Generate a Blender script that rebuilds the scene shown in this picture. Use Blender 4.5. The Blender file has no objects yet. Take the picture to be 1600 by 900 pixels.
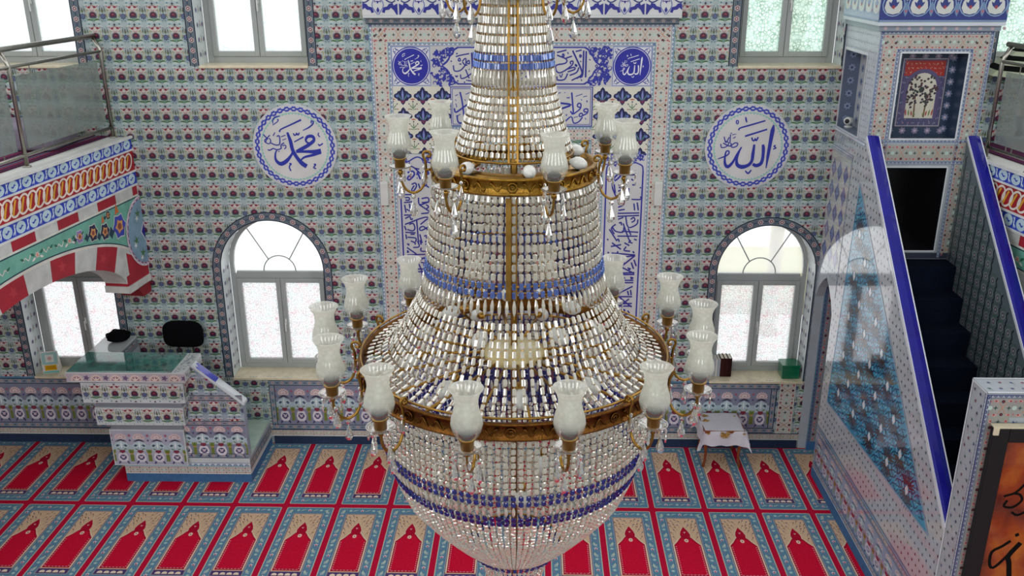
import bpy, bmesh, math, random
import numpy as np
from mathutils import Vector, Matrix

random.seed(7)
S = bpy.context.scene
C = S.collection
PI = math.pi

# ------------------------------------------------------------------ camera
cam_d = bpy.data.cameras.new('camera')
cam = bpy.data.objects.new('camera', cam_d)
C.objects.link(cam)
cam_d.sensor_width = 36.0
cam_d.lens = 32.07
cam_d.clip_start = 0.05
_r = Vector((0.99979735, 0.02005965, -0.00169244))
_u = Vector((-0.00531113, 0.34393476, 0.93897853))
_f = Vector((-0.01941767, 0.93877926, -0.3439716))
cam.matrix_world = Matrix(((_r.x, _u.x, -_f.x, -0.0406), (_r.y, _u.y, -_f.y, -10.373),
                           (_r.z, _u.z, -_f.z, 5.9566), (0, 0, 0, 1)))
S.camera = cam

# ------------------------------------------------------------------ world
W_OUT, W_IN, W_SPOT = 1.4, 0.54, 4.6
world = bpy.data.worlds.new('daylight')
S.world = world
world.use_nodes = True
wt = world.node_tree
wt.nodes.clear()
def wn(t, **k):
    n = wt.nodes.new(t)
    for a, v in k.items(): setattr(n, a, v)
    return n
def wlink(a, b): wt.links.new(a, b)
def wmath(op, a, b=None):
    n = wn('ShaderNodeMath', operation=op)
    for i, v in enumerate((a, b)):
        if v is None: continue
        if isinstance(v, (int, float)): n.inputs[i].default_value = v
        else: wlink(v, n.inputs[i])
    return n.outputs[0]
tc = wn('ShaderNodeTexCoord')
sep = wn('ShaderNodeSeparateXYZ')
wlink(tc.outputs['Generated'], sep.inputs[0])
X_, Y_, Z_ = sep.outputs
front = wmath('GREATER_THAN', Y_, 0.0)
# window-like bright patches added behind the viewpoint, for contrast and glints on the crystals
az = wmath('ARCTAN2', X_, wmath('MULTIPLY', Y_, -1.0))
colm = wmath('GREATER_THAN', wmath('SINE', wmath('MULTIPLY', az, 11.0)), 0.62)
rowm = wmath('MULTIPLY', wmath('GREATER_THAN', Z_, 0.06), wmath('LESS_THAN', Z_, 0.58))
spot = wmath('MULTIPLY', wmath('MULTIPLY', colm, rowm), wmath('SUBTRACT', 1.0, front))
low = wmath('MULTIPLY', wmath('LESS_THAN', Z_, 0.12), 0.24)
amb = wmath('SUBTRACT', W_IN, low)
amb = wmath('ADD', amb, wmath('MULTIPLY', spot, W_SPOT))
mixs = wmath('ADD', wmath('MULTIPLY', front, W_OUT), wmath('MULTIPLY', wmath('SUBTRACT', 1.0, front), amb))
bg = wn('ShaderNodeBackground')
bg.inputs[0].default_value = (0.97, 0.99, 1.0, 1)
wlink(mixs, bg.inputs[1])
wo = wn('ShaderNodeOutputWorld')
wlink(bg.outputs[0], wo.inputs[0])

S.view_settings.view_transform = 'Standard'
S.view_settings.look = 'None'
S.view_settings.gamma = 1.0
S.view_settings.exposure = 0.0
S.view_settings.use_curve_mapping = False
S.cycles.max_bounces = 10
S.cycles.transparent_max_bounces = 24
S.cycles.transmission_bounces = 8
S.cycles.caustics_reflective = False
S.cycles.caustics_refractive = False
S.cycles.sample_clamp_indirect = 6.0

# ------------------------------------------------------------------ materials
def lin(c):
    return c / 12.92 if c <= 0.04045 else ((c + 0.055) / 1.055) ** 2.4
_hc = {}
def hx(h):
    if h not in _hc:
        s = h.lstrip('#')
        _hc[h] = tuple(lin(int(s[i:i + 2], 16) / 255) for i in (0, 2, 4)) + (1.0,)
    return _hc[h]

def mat(name, color='#888888', rough=0.5, metal=0.0, attr=False, coat=0.0, noise=0.0, nscale=8.0, bump=0.0,
        bscale=60.0, spec=0.5, emis=None, sheen=0.0):
    m = bpy.data.materials.new(name)
    m.use_nodes = True
    nt = m.node_tree
    b = nt.nodes['Principled BSDF']
    b.inputs['Roughness'].default_value = rough
    b.inputs['Metallic'].default_value = metal
    b.inputs['Coat Weight'].default_value = coat
    b.inputs['Coat Roughness'].default_value = 0.04
    b.inputs['Specular IOR Level'].default_value = spec
    b.inputs['Sheen Weight'].default_value = sheen
    src = None
    if attr:
        a = nt.nodes.new('ShaderNodeAttribute')
        a.attribute_name = 'Col'
        src = a.outputs['Color']
    else:
        b.inputs['Base Color'].default_value = hx(color)
    geo = nt.nodes.new('ShaderNodeTexCoord')
    if noise > 0:
        n = nt.nodes.new('ShaderNodeTexNoise')
        n.inputs['Scale'].default_value = nscale
        n.inputs['Detail'].default_value = 4
        nt.links.new(geo.outputs['Object'], n.inputs['Vector'])
        r = nt.nodes.new('ShaderNodeMapRange')
        r.inputs[1].default_value = 0.3; r.inputs[2].default_value = 0.7
        r.inputs[3].default_value = 1 - noise; r.inputs[4].default_value = 1 + noise
        nt.links.new(n.outputs['Fac'], r.inputs[0])
        mx = nt.nodes.new('ShaderNodeMix')
        mx.data_type = 'RGBA'; mx.blend_type = 'MULTIPLY'
        mx.inputs[0].default_value = 1.0
        if src is not None: nt.links.new(src, mx.inputs[6])
        else: mx.inputs[6].default_value = hx(color)
        nt.links.new(r.outputs[0], mx.inputs[7])
        src = mx.outputs[2]
    if src is not None: nt.links.new(src, b.inputs['Base Color'])
    if bump > 0:
        n2 = nt.nodes.new('ShaderNodeTexNoise')
        n2.inputs['Scale'].default_value = bscale
        nt.links.new(geo.outputs['Object'], n2.inputs['Vector'])
        bp = nt.nodes.new('ShaderNodeBump')
        bp.inputs['Strength'].default_value = bump
        bp.inputs['Distance'].default_value = 0.01
        nt.links.new(n2.outputs['Fac'], bp.inputs['Height'])
        nt.links.new(bp.outputs[0], b.inputs['Normal'])
    return m

M = {}
M['tile'] = mat('glazed_tile', attr=True, rough=0.35, coat=0.35, noise=0.06, nscale=5)
M['gloss_tile'] = mat('mirror_glazed_tile', attr=True, rough=0.12, coat=1.0, noise=0.05, nscale=5)
M['paint'] = mat('painted_plaster', attr=True, rough=0.6, noise=0.14, nscale=7)
M['carpet'] = mat('woven_carpet', attr=True, rough=0.95, spec=0.1, noise=0.1, nscale=40, bump=0.2, bscale=400)
M['cloth'] = mat('cloth_print', attr=True, rough=0.9, spec=0.15, noise=0.04)
M['brass'] = mat('aged_brass', '#a07a3a', rough=0.28, metal=1.0, noise=0.3, nscale=14)
M['mid_brass'] = mat('old_gold', '#9a7430', rough=0.32, metal=1.0, noise=0.35, nscale=18, bump=0.3, bscale=90)
M['dark_brass'] = mat('dark_brass', '#6f4820', rough=0.35, metal=1.0, noise=0.35, nscale=18, bump=0.35, bscale=90)
M['steel'] = mat('brushed_steel', '#a9a69c', rough=0.28, metal=1.0, noise=0.1, nscale=20)
M['pvc'] = mat('window_frame_grey_white', '#a3a7a5', rough=0.4, noise=0.03)
M['marble'] = mat('cream_marble', '#d9cdb0', rough=0.3, noise=0.12, nscale=9)
M['wmarble'] = mat('white_marble', '#c9cfd2', rough=0.2, noise=0.12, nscale=6, coat=.4)
M['green_marble'] = mat('green_marble', '#2f6f66', rough=0.08, noise=0.5, nscale=7, coat=1.0)
M['pale_marble'] = mat('pale_green_marble', '#b9cfc0', rough=0.15, noise=0.15, nscale=4, coat=.6)
M['blue_skirt'] = mat('blue_carpet_skirting', '#35608c', rough=0.8, noise=0.15, nscale=30)
M['shaded_skirt'] = mat('shaded_blue_carpet_skirting', '#1a2a48', rough=0.9, noise=0.2, nscale=30)  # darker copy of the blue skirting, shade at the back wall put into the colour
M['cobalt'] = mat('cobalt_glazed_cap', '#120f86', rough=0.3, coat=0.25, spec=.35, noise=0.15, nscale=6)
M['white'] = mat('white_plastic', '#d6d8d4', rough=0.45, noise=0.04)
M['black'] = mat('black_plastic', '#0b0b0e', rough=0.5, noise=0.2)
M['black_fabric'] = mat('black_fabric', '#08080b', rough=0.95, spec=0.1, noise=0.2, nscale=50, bump=0.4, bscale=200)
M['navy'] = mat('navy_stair_carpet', '#0d1424', rough=0.95, spec=0.1, noise=0.25, nscale=40)
M['wood'] = mat('reddish_wood', '#7c3f1c', rough=0.4, noise=0.3, nscale=12)
M['lilac'] = mat('lilac_grey_cloth', '#8f8796', rough=0.9, noise=0.12, nscale=6)
M['purple'] = mat('plum_carpet', '#4c2440', rough=0.95, spec=.1, noise=0.25, nscale=20)
M['green_box'] = mat('green_lacquer', '#0f6a48', rough=0.2, coat=.6, noise=0.1)
M['wax'] = mat('candle_sleeve', '#cfc9ba', rough=0.6, noise=0.06)
M['opal'] = mat('opal_bulb_glass', '#ecebe4', rough=0.15, coat=.5, noise=0.03)
M['ivory'] = mat('ivory_translucent_hub', '#d9c48a', rough=0.25, coat=.5, noise=0.15, nscale=10)
M['plaster'] = mat('white_plaster', '#cfcfca', rough=0.8, noise=0.05)
M['attic'] = mat('dark_passage', '#17171c', rough=0.9, noise=.2)

def node_mat(name):
    m = bpy.data.materials.new(name)
    m.use_nodes = True
    nt = m.node_tree
    nt.nodes.clear()
    o = nt.nodes.new('ShaderNodeOutputMaterial')
    return m, nt, o
def mixsh(nt, fac, a, b):
    x = nt.nodes.new('ShaderNodeMixShader')
    if isinstance(fac, float): x.inputs[0].default_value = fac
    else: nt.links.new(fac, x.inputs[0])
    nt.links.new(a, x.inputs[1]); nt.links.new(b, x.inputs[2])
    return x.outputs[0]
def bsdf(nt, t, color=None, rough=None, ior=None):
    n = nt.nodes.new(t)
    if color: n.inputs['Color'].default_value = color
    if rough is not None: n.inputs['Roughness'].default_value = rough
    if ior is not None: n.inputs['IOR'].default_value = ior
    return n
def crystal(name, col, body, dens, gloss=.2):
    m, nt, o = node_mat(name)
    g = bsdf(nt, 'ShaderNodeBsdfGlass', col, 0.0, 1.52).outputs[0]
    n = nt.nodes.new('ShaderNodeTexNoise'); n.inputs['Scale'].default_value = 60
    ge = nt.nodes.new('ShaderNodeTexCoord'); nt.links.new(ge.outputs['Object'], n.inputs['Vector'])
    mr = nt.nodes.new('ShaderNodeMapRange'); mr.inputs[3].default_value = dens * .6; mr.inputs[4].default_value = dens * 1.4
    nt.links.new(n.outputs['Fac'], mr.inputs[0])
    d = bsdf(nt, 'ShaderNodeBsdfDiffuse', body).outputs[0]
    t = bsdf(nt, 'ShaderNodeBsdfTranslucent', body).outputs[0]
    dt = mixsh(nt, 0.4, d, t)
    s = mixsh(nt, mr.outputs[0], g, dt)
    gl = bsdf(nt, 'ShaderNodeBsdfGlossy', (1, .98, .93, 1), 0.05).outputs[0]
    s = mixsh(nt, gloss, s, gl)
    nt.links.new(s, o.inputs[0])
    return m
M['crystal'] = crystal('clear_crystal', (1.0, 0.99, 0.95, 1), (1.0, 0.94, 0.79, 1), 0.6)
M['drop'] = crystal('drop_crystal', (1.0, 1.0, 0.99, 1), (0.9, 0.9, 0.88, 1), 0.16)
M['sapphire'] = crystal('blue_crystal', (0.06, 0.08, 0.55, 1), (0.02, 0.03, 0.30, 1), 0.6, .06)
M['azure'] = crystal('pale_blue_crystal', (0.25, 0.42, 0.95, 1), (0.14, 0.25, 0.72, 1), 0.55, .1)

def frosted():
    m, nt, o = node_mat('frosted_etched_glass')
    lw = nt.nodes.new('ShaderNodeLayerWeight'); lw.inputs[0].default_value = 0.35
    t = bsdf(nt, 'ShaderNodeBsdfTransparent', (0.97, 0.98, 0.97, 1)).outputs[0]
    d = bsdf(nt, 'ShaderNodeBsdfDiffuse', (0.92, 0.91, 0.82, 1)).outputs[0]
    tr = bsdf(nt, 'ShaderNodeBsdfTranslucent', (0.92, 0.91, 0.82, 1)).outputs[0]
    gl = bsdf(nt, 'ShaderNodeBsdfGlossy', (1, 1, 1, 1), 0.12).outputs[0]
    n = nt.nodes.new('ShaderNodeTexVoronoi'); n.inputs['Scale'].default_value = 40
    ge = nt.nodes.new('ShaderNodeTexCoord'); nt.links.new(ge.outputs['Object'], n.inputs['Vector'])
    mr = nt.nodes.new('ShaderNodeMapRange'); mr.inputs[2].default_value = .6; mr.inputs[3].default_value = .54; mr.inputs[4].default_value = .44
    nt.links.new(n.outputs['Distance'], mr.inputs[0])
    sz = nt.nodes.new('ShaderNodeSeparateXYZ'); nt.links.new(ge.outputs['Object'], sz.inputs[0])
    zr = nt.nodes.new('ShaderNodeMapRange'); zr.inputs[1].default_value = .045; zr.inputs[2].default_value = .08; zr.inputs[3].default_value = .12; zr.inputs[4].default_value = 1.0
    nt.links.new(sz.outputs[2], zr.inputs[0])
    mu = nt.nodes.new('ShaderNodeMath'); mu.operation = 'MULTIPLY'; nt.links.new(zr.outputs[0], mu.inputs[0]); nt.links.new(mr.outputs[0], mu.inputs[1])
    s = mixsh(nt, mu.outputs[0], t, mixsh(nt, 0.5, d, tr))
    s = mixsh(nt, 0.08, s, gl)
    nt.links.new(s, o.inputs[0])
    return m
M['frosted'] = frosted()

def pane_mat(name, base, marks, scale, amt):
    m, nt, o = node_mat(name)
    ge = nt.nodes.new('ShaderNodeTexCoord')
    v = nt.nodes.new('ShaderNodeTexVoronoi'); v.feature = 'DISTANCE_TO_EDGE'; v.inputs['Scale'].default_value = scale
    nt.links.new(ge.outputs['Object'], v.inputs['Vector'])
    nz = nt.nodes.new('ShaderNodeTexNoise'); nz.inputs['Scale'].default_value = scale * .35; nz.inputs['Detail'].default_value = 5
    nt.links.new(ge.outputs['Object'], nz.inputs['Vector'])
    cr = nt.nodes.new('ShaderNodeValToRGB')
    e = cr.color_ramp.elements
    e[0].position = 0.35; e[0].color = marks[0]
    e[1].position = 0.65; e[1].color = marks[1]
    nt.links.new(nz.outputs['Fac'], cr.inputs[0])
    mr = nt.nodes.new('ShaderNodeMapRange'); mr.inputs[1].default_value = 0.01; mr.inputs[2].default_value = 0.09
    mr.inputs[3].default_value = amt; mr.inputs[4].default_value = 0.0
    nt.links.new(v.outputs['Distance'], mr.inputs[0])
    mx = nt.nodes.new('ShaderNodeMix'); mx.data_type = 'RGBA'
    nt.links.new(mr.outputs[0], mx.inputs[0]); mx.inputs[6].default_value = base; nt.links.new(cr.outputs[0], mx.inputs[7])
    t = nt.nodes.new('ShaderNodeBsdfTranslucent'); nt.links.new(mx.outputs[2], t.inputs[0])
    tp = nt.nodes.new('ShaderNodeBsdfTransparent'); nt.links.new(mx.outputs[2], tp.inputs[0])
    s = mixsh(nt, 0.45, t.outputs[0], tp.outputs[0])
    gl = bsdf(nt, 'ShaderNodeBsdfGlossy', (1, 1, 1, 1), 0.05).outputs[0]
    nt.links.new(mixsh(nt, 0.03, s, gl), o.inputs[0])
    return m
M['film_pane'] = pane_mat('patterned_film_glass', (0.95, 0.96, 0.97, 1), ((0.62, 0.30, 0.33, 1), (0.38, 0.55, 0.50, 1)), 36, 0.7)
M['clear_pane'] = pane_mat('clear_glass', (0.97, 0.98, 0.98, 1), ((0.93, 0.94, 0.95, 1), (0.97, 0.97, 0.97, 1)), 3, 0.2)
M['pale_pane'] = pane_mat('pale_textured_glass', (0.97, 0.98, 0.98, 1), ((0.62, 0.80, 0.76, 1), (0.93, 0.96, 0.96, 1)), 30, 0.7)
M['textured_pane'] = pane_mat('textured_glass', (0.86, 0.95, 0.90, 1), ((0.16, 0.32, 0.20, 1), (0.62, 0.80, 0.76, 1)), 26, 0.85)
def rail_glass():
    m, nt, o = node_mat('smoked_railing_glass')
    t = bsdf(nt, 'ShaderNodeBsdfTransparent', (0.62, 0.68, 0.64, 1)).outputs[0]
    d = bsdf(nt, 'ShaderNodeBsdfDiffuse', (0.42, 0.46, 0.44, 1)).outputs[0]
    gl = bsdf(nt, 'ShaderNodeBsdfGlossy', (1, 1, 1, 1), 0.03).outputs[0]
    n = nt.nodes.new('ShaderNodeTexNoise'); n.inputs['Scale'].default_value = 3
    ge = nt.nodes.new('ShaderNodeTexCoord'); nt.links.new(ge.outputs['Object'], n.inputs['Vector'])
    mr = nt.nodes.new('ShaderNodeMapRange'); mr.inputs[3].default_value = .25; mr.inputs[4].default_value = .5
    nt.links.new(n.outputs['Fac'], mr.inputs[0])
    s = mixsh(nt, mr.outputs[0], t, d)
    nt.links.new(mixsh(nt, 0.08, s, gl), o.inputs[0])
    return m
M['rail_glass'] = rail_glass()

# ------------------------------------------------------------------ mesh helpers
class MB:
    """collects faces (with an optional colour each) and links them as one mesh object"""
    def __init__(s):
        s.v = []; s.f = []; s.c = []; s.m = []
    def face(s, pts, col=None, mi=0):
        n = len(s.v)
        s.v.extend([tuple(p) for p in pts])
        s.f.append(tuple(range(n, n + len(pts)))); s.c.append(col); s.m.append(mi)
    def mesh(s, vs, fs, col=None, mi=0):
        n = len(s.v)
        s.v.extend([tuple(p) for p in vs])
        for f in fs:
            s.f.append(tuple(i + n for i in f)); s.c.append(col); s.m.append(mi)
    def box(s, lo, hi, col=None, mi=0, b=0.0):
        if b > 0:
            bm = bmesh.new()
            bmesh.ops.create_cube(bm, size=1.0)
            for v in bm.verts:
                v.co = Vector([lo[i] + (v.co[i] + .5) * (hi[i] - lo[i]) for i in range(3)])
            bmesh.ops.bevel(bm, geom=bm.edges[:], offset=b, segments=2, affect='EDGES', profile=0.6)
            s.bm(bm, col, mi)
            return
        x0, y0, z0 = lo; x1, y1, z1 = hi
        v = [(x0, y0, z0), (x1, y0, z0), (x1, y1, z0), (x0, y1, z0), (x0, y0, z1), (x1, y0, z1), (x1, y1, z1), (x0, y1, z1)]
        s.mesh(v, [(0, 3, 2, 1), (4, 5, 6, 7), (0, 1, 5, 4), (1, 2, 6, 5), (2, 3, 7, 6), (3, 0, 4, 7)], col, mi)
    def bm(s, bm, col=None, mi=0):
        bm.verts.index_update()
        s.mesh([v.co[:] for v in bm.verts], [[v.index for v in f.verts] for f in bm.faces], col, mi)
        bm.free()
    def prism(s, poly, fn0, fn1, col=None, mi=0):
        """extrude a 2D polygon between two maps"""
        n = len(poly)
        a = [fn0(*p) for p in poly]; b = [fn1(*p) for p in poly]
        s.mesh(a + b, [tuple(range(n - 1, -1, -1)), tuple(range(n, 2 * n))] +
               [(i, (i + 1) % n, n + (i + 1) % n, n + i) for i in range(n)], col, mi)
    def lathe(s, prof, n=24, o=(0, 0, 0), col=None, mi=0, cap=True, ph=0.0):
        vs = []; fs = []
        for r, z in prof:
            for k in range(n):
                a = ph + 2 * PI * k / n
                vs.append((o[0] + r * math.cos(a), o[1] + r * math.sin(a), o[2] + z))
        for i in range(len(prof) - 1):
            for k in range(n):
                k2 = (k + 1) % n
                fs.append((i * n + k, i * n + k2, (i + 1) * n + k2, (i + 1) * n + k))
        if cap:
            if prof[0][0] > 1e-4: fs.append(tuple(range(n - 1, -1, -1)))
            if prof[-1][0] > 1e-4: fs.append(tuple((len(prof) - 1) * n + k for k in range(n)))
        s.mesh(vs, fs, col, mi)
    def tube(s, pts, r, n=8, col=None, mi=0, closed=False):
        P = [Vector(p) for p in pts]
        R = r if isinstance(r, (list, tuple)) else [r] * len(P)
        vs = []; fs = []
        m = len(P)
        up = None
        for i in range(m):
            if closed: t = P[(i + 1) % m] - P[i - 1]
            else: t = P[min(i + 1, m - 1)] - P[max(i - 1, 0)]
            if t.length < 1e-9: t = Vector((0, 0, 1))
            t.normalize()
            if up is None:
                up = Vector((0, 0, 1)) if abs(t.z) < .9 else Vector((1, 0, 0))
            a = up - t * up.dot(t)
            if a.length < 1e-6: a = t.orthogonal()
            a.normalize(); up = a
            b = t.cross(a)
            for k in range(n):
                an = 2 * PI * k / n
                vs.append(P[i] + (a * math.cos(an) + b * math.sin(an)) * R[i])
        for i in range(m if closed else m - 1):
            i2 = (i + 1) % m
            for k in range(n):
                k2 = (k + 1) % n
                fs.append((i * n + k, i * n + k2, i2 * n + k2, i2 * n + k))
        if not closed:
            fs.append(tuple(range(n - 1, -1, -1))); fs.append(tuple((m - 1) * n + k for k in range(n)))
        s.mesh(vs, fs, col, mi)
    def build(s, name, mats, parent=None, smooth=False, loc=None, rz=0.0):
        me = bpy.data.meshes.new(name)
        me.from_pydata(s.v, [], s.f)
        if not isinstance(mats, (list, tuple)): mats = [mats]
        for m in mats: me.materials.append(M[m] if isinstance(m, str) else m)
        if len(mats) > 1: me.polygons.foreach_set('material_index', s.m)
        if any(c is not None for c in s.c):
            at = me.color_attributes.new('Col', 'FLOAT_COLOR', 'CORNER')
            buf = np.empty((len(me.loops), 4), np.float32)
            k = 0
            for f, c in zip(s.f, s.c):
                buf[k:k + len(f)] = hx(c) if c else (0.5, 0.5, 0.5, 1)
                k += len(f)
            at.data.foreach_set('color', buf.ravel())
        if smooth: me.polygons.foreach_set('use_smooth', [True] * len(me.polygons))
        me.update()
        o = bpy.data.objects.new(name, me)
        C.objects.link(o)
        if parent: o.parent = parent
        if loc: o.location = loc
        if rz: o.rotation_euler.z = rz
        return o
    # ---- pattern decals
    def decal(s, pat, O, U, V, N, eps=0.0012, step=0.0007, keep=None, mi=0):
        O = np.array(O, float); U = np.array(U, float); V = np.array(V, float); N = np.array(N, float)
        for k, (pts, col, ly) in enumerate(pat.p):
            if keep is not None:
                c = pts.mean(0)
                if not keep(c[0], c[1]): continue
            q = O + pts[:, :1] * U + pts[:, 1:] * V + N * (eps + step * (ly + .75 * (k % 61) / 61))
            s.face(q.tolist(), col, mi)

def smooth_curve(pts, n=4, closed=False):
    P = np.array(pts, float)
    if len(P) < 3: return P
    out = []
    m = len(P)
    rng = range(m) if closed else range(m - 1)
    for i in rng:
        p1, p2 = P[i], P[(i + 1) % m]
        p0 = P[i - 1] if (i > 0 or closed) else 2 * p1 - p2
        p3 = P[(i + 2) % m] if (i + 2 < m or closed) else 2 * p2 - p1
        for k in range(n):
            t = k / n
            out.append(.5 * ((2 * p1) + (-p0 + p2) * t + (2 * p0 - 5 * p1 + 4 * p2 - p3) * t * t + (-p0 + 3 * p1 - 3 * p2 + p3) * t ** 3))
    if not closed: out.append(P[-1])
    return np.array(out)

class Pat:
    """a flat pattern: coloured polygons in (u, v) with a layer order"""
    def __init__(s): s.p = []
    def poly(s, pts, col, ly=0):
        s.p.append((np.array(pts, float), col, ly)); return s
    def rect(s, u0, v0, u1, v1, col, ly=0):
        return s.poly([(u0, v0), (u1, v0), (u1, v1), (u0, v1)], col, ly)
    def disc(s, u, v, r, col, ly=0, n=10, ry=None, ph=0.0):
        ry = r if ry is None else ry
        return s.poly([(u + r * math.cos(ph + 2 * PI * k / n), v + ry * math.sin(ph + 2 * PI * k / n)) for k in range(n)], col, ly)
    def star(s, u, v, r0, r1, n, col, ly=0, ph=0.0, a0=0.0, a1=2 * PI, sy=1.0):
        pts = []
        full = abs(a1 - a0 - 2 * PI) < 1e-6
        for k in range(2 * n + (0 if full else 1)):
            a = ph + a0 + (a1 - a0) * k / (2 * n)
            r = r1 if k % 2 == 0 else r0
            pts.append((u + r * math.cos(a), v + sy * r * math.sin(a)))
        return s.poly(pts, col, ly)
    def ring(s, u, v, r0, r1, col, ly=0, n=24, a0=0.0, a1=2 * PI):
        for k in range(n):
            a = a0 + (a1 - a0) * k / n; b = a0 + (a1 - a0) * (k + 1) / n
            s.poly([(u + r0 * math.cos(a), v + r0 * math.sin(a)), (u + r1 * math.cos(a), v + r1 * math.sin(a)),
                    (u + r1 * math.cos(b), v + r1 * math.sin(b)), (u + r0 * math.cos(b), v + r0 * math.sin(b))], col, ly)
        return s
    def stroke(s, pts, w, col, ly=0, n=4, closed=False):
        P = smooth_curve(pts, n, closed)
        m = len(P)
        if isinstance(w, (int, float)): Wd = np.full(m, w)
        else: Wd = np.interp(np.linspace(0, 1, m), np.linspace(0, 1, len(w)), w)
        if closed: P = np.vstack([P, P[:1]]); Wd = np.append(Wd, Wd[0]); m += 1
        T = np.gradient(P, axis=0)
        L = np.hypot(T[:, 0], T[:, 1]) + 1e-12
        Nn = np.stack([-T[:, 1] / L, T[:, 0] / L], 1) * Wd[:, None] / 2
        A = P + Nn; B = P - Nn
        for i in range(m - 1):
            s.poly([A[i], B[i], B[i + 1], A[i + 1]], col, ly)
        return s
    def leaf(s, u0, v0, u1, v1, w, col, ly=0, bend=0.0):
        d = np.array((u1 - u0, v1 - v0)); nrm = np.array((-d[1], d[0])); a = np.array((u0, v0))
        L = np.hypot(*d); nrm = nrm / (L + 1e-9)
        f = [(0, 0), (.25, .8), (.55, 1), (.8, .6), (1, 0), (.8, -.4), (.5, -.7), (.25, -.6)]
        return s.poly([a + d * t + nrm * (k * w / 2 + bend * L * 4 * t * (1 - t)) for t, k in f], col, ly)
    def add(s, o, du=0.0, dv=0.0, sx=1.0, sy=1.0, rot=0.0, ly=0, rec=None):
        c, n = math.cos(rot), math.sin(rot)
        for pts, col, l in list(o.p):
            x = pts[:, 0] * sx; y = pts[:, 1] * sy
            q = np.stack([x * c - y * n + du, x * n + y * c + dv], 1)
            if sx * sy < 0: q = q[::-1]
            s.p.append((q, rec.get(col, col) if rec else col, l + ly))
        return s
    def clip(s, u0, v0, u1, v1):
        out = []
        for pts, col, l in s.p:
            P = pts
            if P[:, 0].min() >= u0 and P[:, 0].max() <= u1 and P[:, 1].min() >= v0 and P[:, 1].max() <= v1:
                out.append((P, col, l)); continue
            for ax, lim, sg in ((0, u0, 1), (0, u1, -1), (1, v0, 1), (1, v1, -1)):
                Q = []
                k = len(P)
                for i in range(k):
                    a, b = P[i], P[(i + 1) % k]
                    da, db = sg * (a[ax] - lim), sg * (b[ax] - lim)
                    if da >= 0: Q.append(a)
                    if da * db < 0: Q.append(a + (b - a) * da / (da - db))
                P = np.array(Q)
                if len(P) < 3: break
            if len(P) >= 3: out.append((P, col, l))
        s.p = out
        return s
    def warp(s, fn):
        s.p = [(np.array([fn(*q) for q in pts]), col, l) for pts, col, l in s.p]
        return s
    def filt(s, keep):
        s.p = [t for t in s.p if keep(*t[0].mean(0))]
        return s

def tag(o, label=None, cat=None, group=None, kind=None):
    if label: o['label'] = label
    if cat: o['category'] = cat
    if group: o['group'] = group
    if kind: o['kind'] = kind
    return o
def empty(name, loc=(0, 0, 0), rz=0.0):
    o = bpy.data.objects.new(name, None)
    o.empty_display_size = .1
    o.location = loc; o.rotation_euler.z = rz
    C.objects.link(o)
    return o

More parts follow.
